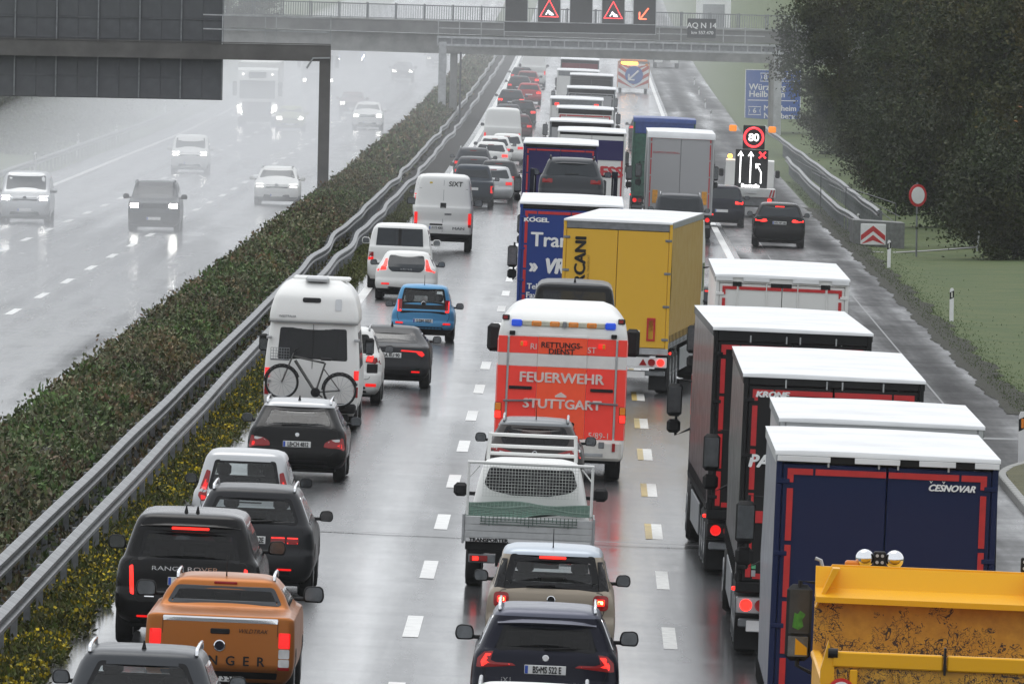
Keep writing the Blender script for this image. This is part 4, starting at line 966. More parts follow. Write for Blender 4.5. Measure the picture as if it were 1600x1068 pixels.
LEDB = plain('led_board', (.012, .012, .013), .5); LEDR = lamp('led_red', (1, .05, .06), 2.6); LEDW = lamp('led_white', (.9, .95, 1), 2.2); LEDO = lamp('led_orange', (1, .16, .07), 2.6)
pl = gp(906, 38.5); lp = MB().box(pl.x - u(117), pl.x + u(117), -.62, -.4, pl.z - u(7), pl.z + u(7), .01).build('text_panel', LEDB, g)
for a0, a1, b0, b1 in ((-117, 117, 7, 8.2), (-117, 117, -8.2, -7), (-118, -117, -8, 8), (117, 118, -8, 8)): MB().box(pl.x + u(a0), pl.x + u(a1), -.64, -.4, pl.z + u(b0), pl.z + u(b1)).build('panel_frame', SILV, lp)
def stroke(pts, r, m, parent, nm='led_symbol'): MB().tube(pts, r, 5).build(nm, m, parent)
for k, px in enumerate((807, 858, 908, 958, 1007)):
    p = gp(px, 9); W_ = u(17); q = MB().box(p.x - W_, p.x + W_, -.75, -.4, p.z - u(21), p.z + u(26), .02).build('lane_sign', LEDB, g)
    for a0, a1, b0, b1 in ((-18, -17, -22, 27), (17, 18, -22, 27), (-17, 17, -22, -21)): MB().box(p.x + u(a0), p.x + u(a1), -.76, -.4, p.z + u(b0), p.z + u(b1)).build('sign_frame', SILV, q)
    Y = -.78
    if k in (1, 3):
        T = [(p.x - u(14), Y, p.z - u(13)), (p.x + u(14), Y, p.z - u(13)), (p.x, Y, p.z + u(13))]
        MB().tube(T, .05, 5, closed=True).build('red_triangle', LEDR, q)
        z = p.z - u(9)
        for a, b2 in (((-1, 5), (-5, -1)), ((-1, 5), (1, -1)), ((-2, 6), (4, 1)), ((2, -1), (7, -1)), ((3, 1), (6, 1))): stroke([(p.x + u(a[0]), Y, z + u(a[1])), (p.x + u(b2[0]), Y, z + u(b2[1]))], .035, LEDW, q)
    if k == 4:
        for a, b2 in (((6, 9), (-6, -7)), ((-8, -8), (3, -8)), ((-8, -8), (-8, 3))): stroke([(p.x + u(a[0]), Y, p.z + u(a[1]) - u(5)), (p.x + u(b2[0]), Y, p.z + u(b2[1]) - u(5))], .045, LEDO, q)
p = gp(1096, 34); q = MB().box(p.x - u(22), p.x + u(22), -.6, -.45, p.z - u(15), p.z + u(15), .02).build('kilometre_sign', plain('sign_grey', (.025, .028, .032), .5), g)
text('AQ N 14', q, (p.x, -.62, p.z + u(4)), .5, WINK, bold=.012); text('km 557.470', q, (p.x + .05, -.62, p.z - u(7)), .3, WINK, bold=.006)
# blue direction sign beyond the bridge
DD = 850.; sD = FPX / DD; p = at(1204, 192, DD); r = empty('direction_sign', (p.x, DD, gz(p.x - XA(DD), DD))); tag(r, 'blue direction sign partly hidden by the bridge pier and a tree', 'sign'); R0 = Vector(r.location)
q0, q1 = at(1163, 190, DD) - R0, at(1252, 110, DD) - R0; BLUE = plain('sign_blue', (.02, .09, .36), .4, var=.08)
bd = MB().box(q0.x, q1.x, -.05, .05, q0.z, q1.z, .02).build('board', BLUE, r)
for x0, x1, z0_, z1_ in ((q0.x, q1.x, q1.z - .05, q1.z), (q0.x, q1.x, q0.z, q0.z + .05), (q0.x, q0.x + .05, q0.z, q1.z), (q1.x - .05, q1.x, q0.z, q1.z), (q0.x + .2, q1.x - .2, (q0.z + q1.z) / 2 - .35, (q0.z + q1.z) / 2 - .29)): MB().box(x0, x1, -.06, -.04, z0_, z1_).build('white_border', WINK, bd)
def dt(s, px, y, size, al='LEFT'): a = at(px, y, DD) - R0; text(s, bd, (a.x, -.065, a.z), size, WINK, align=al, bold=.012)
dt('Würzburg', 1170, 136, .62); dt('Heilbronn', 1170, 147, .62); dt('Mannheim', 1193, 169, .55); dt('Nürnberg', 1193, 181, .55)
for px, y, s, wd in ((1199, 121, '81', .5), (1229, 121, 'E41', .6), (1179, 173, '6', .45)):
    a = at(px, y, DD) - R0; text(s, bd, (a.x, -.065, a.z), .5, WINK, bold=.01); MB().tube([(a.x - wd, -.06, a.z - .28), (a.x + wd, -.06, a.z - .28), (a.x + wd * .8, -.06, a.z), (a.x + wd, -.06, a.z + .28), (a.x - wd, -.06, a.z + .28), (a.x - wd * .8, -.06, a.z)], .03, 4, closed=True).build('route_shield', WINK, bd)
for x in (q0.x + .7, q1.x - .7): MB().tube([(x, .15, -.5), (x, .15, q1.z)], .09, 8).build('leg', SILV, r)
# pale shed on the far field
p = at(1115, 24, 1350); r = empty('field_shed', (p.x, 1350, p.z)); tag(r, 'pale shed on the field far behind the bridge railing', 'shed')
MB().box(-1.9, 1.9, 0, 4, -4, 2.2).build('wall', WINK, r); MB().prism([(-2.1, 2.2), (2.1, 2.2), (2.1, 2.4), (0, 3.0), (-2.1, 2.4)], -.2, 4.2).build('roof', CONC, r); MB().box(-1.2, 1.2, -.05, .0, -2, 1.2).build('gate', GREYM, r)

# ---- air: even haze everywhere, denser spray over the fast oncoming lanes
def volume(name, dens, col):
    m = bpy.data.materials.new(name); m.use_nodes = True; t = m.node_tree; t.nodes.clear(); o = t.nodes.new('ShaderNodeOutputMaterial'); v = t.nodes.new('ShaderNodeVolumePrincipled')
    v.inputs['Density'].default_value = dens; v.inputs['Color'].default_value = rgba(col); v.inputs['Anisotropy'].default_value = .2; t.links.new(v.outputs[0], o.inputs['Volume']); return m
HZ = MB().box(-520, 560, -270, 2450, -4.5, 62).build('haze', volume('haze_air', .00007, (.96, .97, 1.0))); HZ['kind'] = 'stuff'; HZ['label'] = 'pale rain haze filling the air'
def spray(name, label, sec, d0, d1, ramp_, dens):
    V = []; F = []; D = list(range(d0, d1, 20)); k = len(sec)
    for d in D:
        for o, z in sec: V.append((XA(d) + o, d, Z0(d) + (z if z < 0 else z * min(1, .2 + (d - d0) / ramp_))))
    for j in range(len(D) - 1):
        for i in range(k): F.append((j * k + i, j * k + k + i, j * k + k + (i + 1) % k, j * k + (i + 1) % k))
    F += [tuple(range(k)), tuple((len(D) - 1) * k + i for i in range(k))[::-1]]
    o = link(bpy.data.objects.new(name, mesh(name, V, F, volume(name + '_air', dens, (.97, .98, 1.0))))); o['kind'] = 'stuff'; o['label'] = label
spray('lane_spray', 'white spray hanging over the oncoming lanes', ((-24.3, -.2), (-9.0, -.2), (-9.0, 3.0), (-10.5, 4.6), (-22.5, 4.6), (-24.3, 3.0)), 330, 1320, 280, .0078)
spray('far_spray', 'thin veil of rain and spray over the far motorway', ((-60, -.6), (12.8, -.6), (12.8, 9), (11, 11), (-40, 11), (-60, 9)), 430, 2300, 250, .00075)
# ------------------------------------------------------------------ the vehicles

P_ = paint
BLACKP = P_('black_lacquer', (.005, .005, .0055), rough=.2, dirt=.3); GREYD = P_('dark_grey_lacquer', (.022, .023, .026), .2); GREYL = P_('graphite_lacquer', (.05, .054, .06), .3)
SILP = P_('silver_lacquer', (.48, .49, .50), .6); WHP = WHITE; ORANGE = P_('orange_lacquer', (.38, .13, .028), .4, dirt=.3); BEIGE = P_('beige_lacquer', (.34, .29, .23), .1); BLUEP = P_('sky_blue_lacquer', (.10, .33, .58), 0., dirt=.3)
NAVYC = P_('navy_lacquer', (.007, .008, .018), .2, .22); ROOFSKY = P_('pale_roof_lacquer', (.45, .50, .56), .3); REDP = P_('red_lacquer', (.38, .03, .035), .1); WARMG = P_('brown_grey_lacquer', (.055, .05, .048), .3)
Q = 'queue in the left lane'; QM = 'queue in the middle lane'; QF = 'far queue in the left lane'
def sq(x, z, a, b): return [(x - a, z - b), (x + a, z - b), (x + a, z + b), (x - a, z + b)]

car(dict(name='estate_car', label='grey estate car with silver roof rails at the lower left corner', px=213, d=138, W=1.84, H=1.62, L=4.4, col=GREYL, rails=CHR, fin=True, zb=1.07, wiper=(-.3, .2, 1.16), win=[(.5, 1.49), (.66, 1.13), (.6, 1.09)], lights=[([(.62, .98), (.86, 1.0), (.88, .8), (.6, .85)], RLIT)], plate=(.78, ''), group=Q))
car(dict(name='pickup_truck', label='orange pickup with chrome strip on the tailgate and lettering NGER', cat='pickup', px=340, d=156, W=1.93, H=1.58, L=5.3, col=ORANGE, roofcol=ORANGE, bed=1.5, yr=1.72, zb=1.16, gc=.3, gw=.72, wid=[(.3, .86), (.42, .94), (.6, .965), (.95, .955), (1.12, .945), (1.165, .88), (1.20, .845), (1.36, .77), (1.47, .69), (1.53, .63), (1.562, .52), (1.58, .30)], corn=(.09, .3), bow=(.015, .1),
    win=[(.63, 1.455), (.74, 1.245), (.7, 1.225)], glass='glass_dark', fritmat=GREYL, lights=[(sq(.83, .86, .075, .10), RLIT), (sq(.83, .69, .07, .06), WLENS), (sq(.83, .57, .07, .05), WLENS), (sq(.83, .50, .075, .02), RLENS)], plate=(.36, 'K• S 515', .06), rails=CHR, ant=True, msc=1.3, mz=.03,
    texts=[('N  G  E  R', .22, .575, .17, INK, dict(bold=.004, width=.95)), ('WILDTRAK', .42, .965, .075, INK, dict(shear=.3))], handle=(-.125, .125, .92, .99, BLK), panels=[([(-.74, 1.07), (.74, 1.07), (.74, 1.135), (-.74, 1.135)], CHR, 'tailgate_strip'), ([(-.75, .22), (.75, .22), (.75, .44), (-.75, .44)], BLK, 'bumper')], spanels=[([(.735, .45), (.742, .45), (.742, 1.1), (.735, 1.1)], INK, 'tailgate_gap')], badges=[(.0, .77, .075, NAVYC)], hibr=(1.495, .3, RLENS), group=Q))
car(dict(name='luxury_suv', label='black off-roader with vertical red light strips and letters on the tailgate', cat='car', px=290, d=169, W=2.02, H=1.87, L=5.0, col=BLACKP, zb=1.2, gw=.74, yr=.3, yb=.08, gc=.32, wr_=.38, fin=(-.08, .08), glass='glass_dark', win=[(.63, 1.62), (.72, 1.24), (.7, 1.2)], hibr=(1.66, .52), lights=[([(.745, .72), (.80, .74), (.825, 1.12), (.775, 1.14)], RBRI), ([(.5, .41), (.7, .41), (.7, .44), (.5, .44)], RLIT)],
    texts=[('RANGE ROVER', -.05, 1.10, .085, CHR, dict(width=.86))], plate=(.93, 'PLG 80', -.02), panels=[([(-.6, .70), (.6, .70), (.6, .715), (-.6, .715)], CHR, 'tailgate_trim')], spoiler=(1.68, 1.84, .70, .06), msc=1.2, group=Q))
car(dict(name='grey_suv', label='dark grey crossover with twin ring tail lights beside the black off-roader', px=390, d=184, W=1.9, H=1.64, L=4.7, col=GREYD, zb=1.06, gw=.72, yr=.4, wr_=.37, rails=CHR, chromeline=True, wiper=(-.05, .3, 1.14), win=[(.56, 1.50), (.70, 1.16), (.66, 1.10)], lights=[(sq(.40, .88, .11, .055), RLENS), (sq(.62, .875, .09, .055), RLENS), ([(.30, .92), (.50, .92), (.50, .905), (.30, .905)], RBRI), ([(.30, .835), (.50, .835), (.50, .85), (.30, .85)], RBRI), ([(.54, .92), (.70, .92), (.70, .905), (.54, .905)], RBRI), ([(.54, .83), (.70, .83), (.70, .845), (.54, .845)], RBRI), ([(.40, .42), (.62, .42), (.62, .45), (.40, .45)], RLIT)], plate=(.87, 'WN FX 112E', -.05), group=Q))
car(dict(name='silver_mpv', label='silver compact van with tall curved tail lights and white tailgate', cat='car', px=378, d=199, W=1.70, H=1.61, L=4.2, col=SILP, zb=.96, gw=.76, yr=.3, win=[(.50, 1.46), (.59, 1.02), (.57, .975)], lights=[([(.565, 1.27), (.63, 1.29), (.725, 1.0), (.755, .86), (.69, .77), (.61, .79), (.60, 1.0)], RLENS), ([(.585, 1.12), (.64, 1.14), (.70, .98), (.625, .96)], RLIT), ([(.62, .86), (.71, .88), (.70, .80), (.63, .81)], RLIT)],
    panels=[([(-.58, .80), (.58, .80), (.58, .955), (-.58, .955)], WHP, 'tailgate_panel'), ([(-.3, .77), (.3, .77), (.3, .795), (-.3, .795)], INK, 'handle_recess')], badges=[(0, .88, .042, BLK)], group=Q))
car(dict(name='black_estate', label='black estate car with plate LB CH 4812', px=462, d=227, W=1.85, H=1.49, L=4.85, col=BLACKP, roofcol=SILP, zb=.97, gw=.72, yr=.62, yb=.12, rails=CHR, fin=True, mcol=GREYL, win=[(.54, 1.36), (.67, 1.05), (.63, 1.0)], wiper=(-.3, .05, 1.05), lights=[([(.50, .66), (.52, .74), (.62, .80), (.86, .84), (.9, .64), (.88, .61)], RLENS), ([(.55, .66), (.56, .72), (.84, .73), (.85, .65)], RLIT), ([(.57, .75), (.64, .80), (.8, .82), (.8, .77)], WLENS)], plate=(.70, 'LB•CH 4812'), badges=[(0, .875, .04, WINK)], group=Q))
# camper with high roof
def camper():
    d = 253; W, L = 1.99, 5.8; w = W / 2; root = empty('camper_van'); tag(root, 'white high-roof camper van with a bicycle on its rear carrier', 'camper van', Q); place(root, 484, d)
    V, F = loft([(.32, .12), (.45, .02), (.9, 0), (1.4, .03), (2.24, .12)], [(.32, L - .2), (.6, L), (1.05, L - .15), (1.35, L - .9), (2.24, L - 1.6)], [(.32, .9 * w), (.5, .97 * w), (.95, w), (1.3, .99 * w), (2.0, .93 * w), (2.24, .90 * w)], (.12, .3), (.03, .1), .055)
    win = rpoly(symwin([(.69, 2.12), (.73, 1.46)]), .05); bvh = BVHTree.FromPolygons([Vector(v) for v in V], F)
    link(bpy.data.objects.new('body', mesh('body', V, F, WHP, True)), root)
    V2, F2 = loft([(2.23, .05), (2.3, .04), (2.7, .12), (2.78, .16), (3.02, .5), (3.1, .8)], [(2.23, L - 1.55), (2.45, L - 1.3), (2.8, L - 1.7), (3.02, L - 2.6), (3.1, L - 3)], [(2.23, .93 * w), (2.32, .93 * w), (2.7, .86 * w), (2.78, .83 * w), (3.0, .69 * w), (3.1, .5 * w)], (.14, .5), (.03, .1), .07)
    hr = link(bpy.data.objects.new('high_roof', mesh('high_roof', V2, F2, WHP, True)), root); b2 = BVHTree.FromPolygons([Vector(v) for v in V2], F2)
    MB().box(-.92, .92, .02, .05, 2.225, 2.245).build('roof_seam', GREYM, hr); patch('vent', b2, rpoly(sq(-.06, 2.70, .19, .05), .04), BLK, hr, .012); v_ = patch('hatch_vent', b2, rpoly(sq(.5, 2.62, .065, .12), .03), SILP, hr, .012)
    text('WESTFALIA', hr, (-.55, .04, 2.35), .07, GREYM); MB().box(-.22, .28, .45, 1.1, 3.08, 3.18, .04).build('roof_hatch', SILP, hr); MB().box(-.5, .7, 1.4, 2.4, 3.08, 3.16, .03).build('roof_rack', WHP, hr)
    patch('rear_window', bvh, win, M['glass_dark_solid'], root, .008); MB().box(-.006, .006, .02, .07, .5, 2.2).build('door_gap', INK, root)
    for k in range(15): z = 1.5 + k * .042; patch('blind_slat', bvh, [(-.68, z), (.68, z), (.68, z + .016), (-.68, z + .016)], GREYD, root, .014, grid=.3, skirt=0)
    for s in (-1, 1):
        p = rpoly(sq(.93, 1.17, .05, .10), .01); patch('tail_light', bvh, p if s > 0 else mirror(p), RLIT, root, .015); p = rpoly(sq(.93, .82, .045, .11), .01); patch('reflector', bvh, p if s > 0 else mirror(p), RLENS, root, .015)
        for z in (1.9, 1.0): MB().box(s * .86, s * .97, -.02, .08, z - .03, z + .03, .01).build('hinge', SILV, root)
        for y in (.9, L - .9): wheel(root, s * (w - .13), y, .35)
        m = MB().box(s * (w + .03), s * (w + .22), 3.6, 3.75, 1.5, 1.86, .04).build('mirror', BLK, root); MB().box(s * (w + .05), s * (w + .2), 3.59, 3.605, 1.53, 1.76).build('mirror_glass', M['mirror_glass'], m)
        sd = rpoly([(.5, 1.3), (3.6, 1.3), (3.6, 2.05), (.5, 2.05)], .06); patch('side_window', bvh, sd, M['glass_far'], root, .006, 'right' if s > 0 else 'left', grid=.3)
    patch('windscreen', bvh, rpoly(symwin([(.75, 2.1), (.8, 1.4)]), .06), M['glass_far'], root, .006, 'far'); MB().box(-.8, .8, .1, L - .3, .2, .42, .03).build('underbody', BLK, root)
    MB().box(-.95, .95, -.05, .2, .38, .58, .04).build('bumper', BLK, root)
    cr = MB().tube([(-.75, -.3, .55), (.75, -.3, .55)], .025).tube([(-.35, .1, .5), (-.35, -.45, .5)], .025).tube([(.35, .1, .5), (.35, -.45, .5)], .025).build('bike_carrier', GREYM, root); plate(cr, None, .62, '', .3, y=-.34)
    MB().box(.44, .52, -.36, -.33, .48, .56, .01).build('carrier_light', RBRI, cr)
    # bicycle
    bk = empty('bicycle'); tag(bk, 'dark trekking bicycle with wire basket hanging on the camper van', 'bicycle'); bk.matrix_world = root.matrix_world.copy(); bk.location = root.location + Vector((0, -.34, 0)); bk.rotation_euler = root.rotation_euler
    fr, rw = (-.61, .99), (.60, .86); DK = plain('bike_frame_grey', (.09, .09, .085), .4, .3)
    for x, z in (fr, rw):
        wh = MB().tube([(x + .33 * math.cos(t), 0, z + .33 * math.sin(t)) for t in [2 * math.pi * i / 36 for i in range(36)]], .026, 8, True).build('wheel', RUB, bk)
        MB().tube([(x + .305 * math.cos(t), 0, z + .305 * math.sin(t)) for t in [2 * math.pi * i / 36 for i in range(36)]], .01, 5, True).build('rim', SILV, wh)
        for k in range(14): t = 2 * math.pi * k / 14; MB().tube([(x, 0, z), (x + .3 * math.cos(t), 0, z + .3 * math.sin(t))], .003, 4).build('spoke', SILV, wh)
        MB().tube([(x + .37 * math.cos(t), 0, z + .37 * math.sin(t)) for t in [math.pi * (.1 + .9 * i / 10) for i in range(11)]], .014, 5).build('mudguard', BLK, bk)
    b_ = MB(); bb = (.1, .80); hd = (-.38, 1.55); st = (.28, 1.42)
    b_.tube([(hd[0] + .03, 0, hd[1] - .1), (bb[0], 0, bb[1])], .032).tube([(hd[0], 0, hd[1] - .02), (st[0] - .02, 0, st[1])], .022).tube([(bb[0], 0, bb[1]), (st[0], 0, st[1])], .02).tube([(bb[0], 0, bb[1]), (rw[0], 0, rw[1])], .016).tube([(st[0] - .03, 0, st[1] - .12), (rw[0], 0, rw[1])], .012).tube([(hd[0], 0, hd[1] + .05), (fr[0], 0, fr[1])], .018)
    b_.build('frame', DK, bk); MB().box(.17, .42, -.08, .08, 1.47, 1.53, .025).build('saddle', BLK, bk); MB().tube([(hd[0], -.02, hd[1]), (hd[0] + .03, -.02, hd[1] + .12), (hd[0] + .1, -.25, hd[1] + .16)], .014).build('handlebar', BLK, bk)
    MB().lathe([(-.01, .1), (.01, .1)], 20, 'y', (bb[0], -.03, bb[1])).build('chainring', BLK, bk); MB().tube([(bb[0], -.05, bb[1]), (bb[0] + .15, -.06, bb[1] - .09)], .014).build('crank', BLK, bk)
    bs = MB()
    for i in range(8): bs.tube([(-.86 + i * .055, -.1, 1.45 + .0), (-.86 + i * .055, -.1, 1.7)], .005, 4)
    for i in range(5): bs.tube([(-.86, -.1, 1.46 + i * .06), (-.47, -.1, 1.46 + i * .06)], .005, 4)
    bs.box(-.86, -.47, -.09, .12, 1.44, 1.47); bs.build('basket', GREYM, bk)
plain('glass_dark_solid', (.012, .013, .014), .1, var=.2)
camper()
car(dict(name='white_suv', label='white crossover half hidden behind the camper van', px=529, d=269, W=1.86, H=1.69, L=4.5, col=WHP, zb=1.1, gw=.74, yr=.4, rails=SILV, glass='glass_dark', lights=[([(.56, .95), (.60, 1.1), (.9, 1.14), (.92, .92), (.75, .93)], RLENS), ([(.58, .98), (.6, 1.08), (.74, 1.1), (.72, .97)], RBRI), (sq(.72, .82, .12, .10), BLK), (sq(.7, .45, .12, .035), RLIT)], group=Q))
car(dict(name='grey_coupe', label='dark grey fastback saloon with thin red light bar', px=608, d=281, W=1.86, H=1.41, L=4.7, col=GREYD, deck=True, zb=1.0, gw=.70, yr=1.15, fin=True, glass='glass_dark', win=[(.53, 1.27), (.64, 1.09), (.6, 1.055)], lights=[([(.24, .865), (.26, .90), (.74, .88), (.80, .80), (.74, .75), (.66, .79), (.6, .85)], RLIT, .01), (sq(.6, .40, .1, .02), RLIT)], plate=(.77, 'RA RU 90'), panels=[([(-.8, .99), (.8, .99), (.8, 1.008), (-.8, 1.008)], BLK, 'boot_edge'), ([(-.7, .30), (.7, .30), (.7, .50), (-.7, .50)], BLK, 'bumper')], lowcol=BLK, lowz=.34, group=Q))
car(dict(name='small_blue_car', label='light blue small hatchback with black glass tailgate', px=660, d=318, W=1.65, H=1.49, L=3.55, col=BLUEP, zb=.84, gw=.74, yr=.22, yb=.06, hl=.8, ant=True, lowcol=BLK, lowz=.34, win=[(.52, 1.40), (.575, 1.12), (.60, 1.02), (.58, .985)], panels=[([(-.60, .74), (.60, .74), (.60, .985), (-.60, .985)], FRIT, 'black_tailgate')], lights=[(sq(.62, .94, .055, .165), RLENS), ([(.575, .79), (.665, .79), (.665, .83), (.575, .83)], RBRI), ([(.655, .79), (.672, .79), (.672, 1.08), (.655, 1.08)], RBRI), (sq(.62, .49, .1, .025), RLIT)], plate=(.55, 'S DM 1037'), texts=[('VW', 0, 1.0, .09, CHR)], badges=[(0, 1.0, .065, BLK)], group=Q))
plain('hatch_black', (.01, .01, .011), .15)
car(dict(name='white_hatchback', label='white hatchback with boomerang tail lights behind the white minibus', px=633, d=357, W=1.80, H=1.45, L=4.37, col=WHP, zb=.98, gw=.72, yr=.5, lowcol=BLK, lowz=.36, win=[(.50, 1.34), (.55, 1.12), (.52, .95), (.42, .865)], frit=.04, lights=[([(.555, 1.24), (.62, 1.23), (.68, 1.05), (.87, .91), (.84, .86), (.58, .92), (.565, 1.05)], RBRI, .01), (sq(.6, .50, .12, .025), RLIT)], texts=[('V O L V O', 0, .93, .075, CHR)], panels=[([(-.6, .26), (.6, .26), (.5, .42), (-.5, .42)], BLK, 'diffuser')], group=Q))
def van_wid(W, H, gc=.32, top=.86):
    w = W / 2; return [(gc, .9 * w), (gc + .15, .98 * w), (.8, w), (H * .5, .99 * w), (H * .75, (.99 + top) / 2 * w + .01), (H - .16, top * w), (H - .06, top * w - .08), (H - .018, top * w - .2), (H, top * w - .5)]
car(dict(name='white_minibus', label='white minibus with two rear windows and crossed wipers', cat='van', px=622, d=370, W=1.92, H=1.98, L=4.9, col=WHP, zb=1.28, gw=.82, yr=.22, yb=.03, hl=.9, ws=.7, gc=.3, msc=1.2, mcol=WHP, mz=.02, wid=van_wid(1.92, 1.98), corn=(.14, .3), bow=(.03, .1), win='none', spanels=[([(.05, 1.33), (.72, 1.33), (.68, 1.86), (.05, 1.86)], M['glass_far'], 'rear_window')], panels=[([(-.05, 1.33), (.05, 1.33), (.05, 1.86), (-.05, 1.86)], INK, 'window_divider'), ([(-.4, 1.05), (.1, 1.05), (.1, 1.12), (-.4, 1.12)], BLK, 'plate_recess')], lights=[(sq(.86, 1.05, .08, .07), RLENS), (sq(.86, .92, .08, .05), RLIT)], plate=(.98, 'KA LB', -.1), group=Q))
car(dict(name='white_delivery_van', label='white delivery van with SIXT lettering on its rear door', cat='van', px=690, d=424, W=2.04, H=2.68, L=6.0, col=WHP, zb=1.55, gw=.84, yr=.2, yb=.02, hl=.9, ws=.7, gc=.42, msc=1.5, wid=van_wid(2.04, 2.68, .42, .84), corn=(.1, .3), bow=(.02, .1), win='none', lowcol=BLK, lowz=.62, panels=[([(-.006, .7), (.006, .7), (.006, 2.5), (-.006, 2.5)], GREYM, 'door_gap'), ([(-.45, .92), (.0, .92), (0, .98), (-.45, .98)], INK, 'plate_recess'), (sq(.0, 1.62, .1, .09), INK, 'lock_plate'), ([(.06, 1.29), (.3, 1.29), (.3, 1.35), (.06, 1.35)], GREYM, 'handle'), (sq(-.45, 2.40, .05, .03), plain('sticker_yellow', (.6, .45, .05)), 'sticker'), ([(-.85, 2.2), (.85, 2.2), (.85, 2.212), (-.85, 2.212)], GREYM, 'door_crease')], lights=[(sq(.94, 1.17, .055, .2), RLIT), (sq(.94, .93, .05, .05), RLENS)], texts=[('SIXT', .40, 2.37, .24, INK, dict(bold=.004, shear=.1)), ('MAN', .56, .83, .13, GREYM, dict(bold=.004, sx=1.5))], plate=(.84, 'M YY 4202', -.2), group=Q))
# farther cars of the left lane: (label, column, roof row, width, height, length, paint, options)
FAR = [('white van roof just ahead of the delivery van', 683, 273, 1.9, 2.0, 4.9, WHP, dict(van=1)),
 ('dark blue pickup ahead of the delivery van', 737, 258, 1.82, 1.8, 5.2, P_('slate_lacquer', (.03, .04, .055), .3), dict(bed=1)),
 ('silver crossover with bright tail lamp beside the dark pickup', 769, 260, 1.8, 1.6, 4.3, SILP, {}),
 ('dark crossover with red lamps right of the silver crossover', 778, 251, 1.85, 1.66, 4.5, GREYD, {}),
 ('blue grey saloon directly ahead of the dark pickup', 739, 245, 1.82, 1.48, 4.6, GREYL, {}),
 ('blue grey estate with roof rails two ahead of the dark pickup', 738, 231, 1.85, 1.6, 4.7, GREYL, dict(rails=SILV)),
 ('white saloon with one large lit tail lamp', 766, 222, 1.82, 1.48, 4.6, WHP, dict(lit=1)),
 ('white hatchback ahead of the white saloon', 772, 213, 1.8, 1.5, 4.3, WHP, {}),
 ('white crossover farthest right of the white cars', 791, 209, 1.82, 1.6, 4.4, WHP, {}),
 ('white panel van without rear windows in the far queue', 784, 169, 2.04, 2.6, 6.0, WHP, dict(van=2)),
 ('dark red car half hidden by the white panel van', 808, 179, 1.8, 1.5, 4.4, P_('dark_red_lacquer', (.09, .02, .025), .2), {}),
 ('grey car roof showing over the white panel van', 793, 163, 1.82, 1.5, 4.5, GREYL, {}),
 ('black crossover right of the grey roof in the far queue', 815, 157, 1.82, 1.62, 4.4, BLACKP, dict(lit=1)),
 ('grey hatchback with glowing lamp in the far queue', 798, 140, 1.85, 1.55, 4.4, GREYD, dict(lit=1)),
 ('bright red car in the far queue', 826, 130, 1.8, 1.5, 4.3, REDP, dict(lit=1)),
 ('dark car left of the red car in the far queue', 811, 119, 1.82, 1.5, 4.5, GREYD, {}),
 ('faded red car near the bridge in the far queue', 824, 111, 1.82, 1.5, 4.5, P_('faded_red_lacquer', (.24, .05, .055), .1), dict(lit=1)),
 ('pale grey car under the bridge in the far queue', 815, 105, 1.82, 1.5, 4.5, GREYL, {}),
 ('boxy dark off-roader under the bridge', 832, 94, 1.9, 1.85, 4.6, P_('maroon_lacquer', (.10, .03, .035), .2), {}),
 ('white van beyond the boxy off-roader under the bridge', 833, 84, 2.0, 2.6, 5.5, WHP, dict(van=2))]
for lb, px, y, W, H, L, col, op in FAR:
    d = d_roof(px, y, H); kw = dict(name='car', label=lb, px=px, d=d, h=H * .6, W=W, H=H, L=L, col=col, group=QF, hibr=(H - .14, .3, RLENS), lights=[(sq(W / 2 - .2, H * .55, .14, .07), RBRI if op.get('lit') else RLIT)], plate=(H * .45, ''), rails=op.get('rails'))
    if op.get('bed'): kw.update(name='pickup_truck', cat='pickup', bed=1.5, yr=1.72, zb=1.12, gc=.3, win=[(.58, 1.62), (.72, 1.24)], lights=[(sq(.83, .8, .06, .15), RLIT)], hibr=None)
    if op.get('van'): kw.update(name='van', cat='van', zb=H * .6, yr=.2, yb=.02, wid=van_wid(W, H), corn=(.12, .3), bow=(.02, .1), ws=.7, lights=[(sq(W / 2 - .09, 1.1, .05, .16), RLIT)], win=[(.7, H - .2), (.75, H * .68)] if op['van'] == 1 else 'none', hibr=None, gw=.84)
    car(kw)

# ---- middle lane, near
car(dict(name='white_car', label='white car roof peeking in at the bottom edge', px=826, d=134.5, W=1.8, H=1.58, L=4.2, col=WHP, rails=SILV, zb=1.05, yr=.4, group=QM))
car(dict(name='navy_suv', label='dark blue electric crossover with plate BS MS 522E', px=849, d=152, W=1.86, H=1.62, L=4.5, col=NAVYC, roofcol=P_('pale_navy_roof', (.11, .115, .15), .4), zb=1.06, gw=.72, yr=.36, yb=.12, rails=CHR, wiper=(-.02, .38, 1.12), glass='glass_dark', win=[(.54, 1.40), (.63, 1.12), (.6, 1.085)], spoiler=(1.42, 1.58, .62, .10), spcol=M['pale_navy_roof'], chromeline=True, mz=.0, msc=1.15,  # roof in a paler navy than the body
    lights=[([(.66, 1.07), (.77, 1.06), (.855, .98), (.865, .87), (.80, .865), (.37, .905), (.42, .935), (.62, .935), (.69, .96)], RLENS, .01), ([(.68, 1.04), (.75, 1.04), (.81, .94), (.80, .885), (.45, .912), (.45, .925), (.70, .925), (.75, .95)], RBRI, .008)], plate=(.865, 'BS•MS 522 E'), badges=[(0, 1.01, .042, WINK)], texts=[('iX1', -.48, .72, .10, CHR), ('xDrive30', .43, .70, .05, GREYM)], spanels=[([(.55, .40), (.88, .45), (.86, .68), (.6, .6)], BLK, 'bumper_vent')], group=QM))
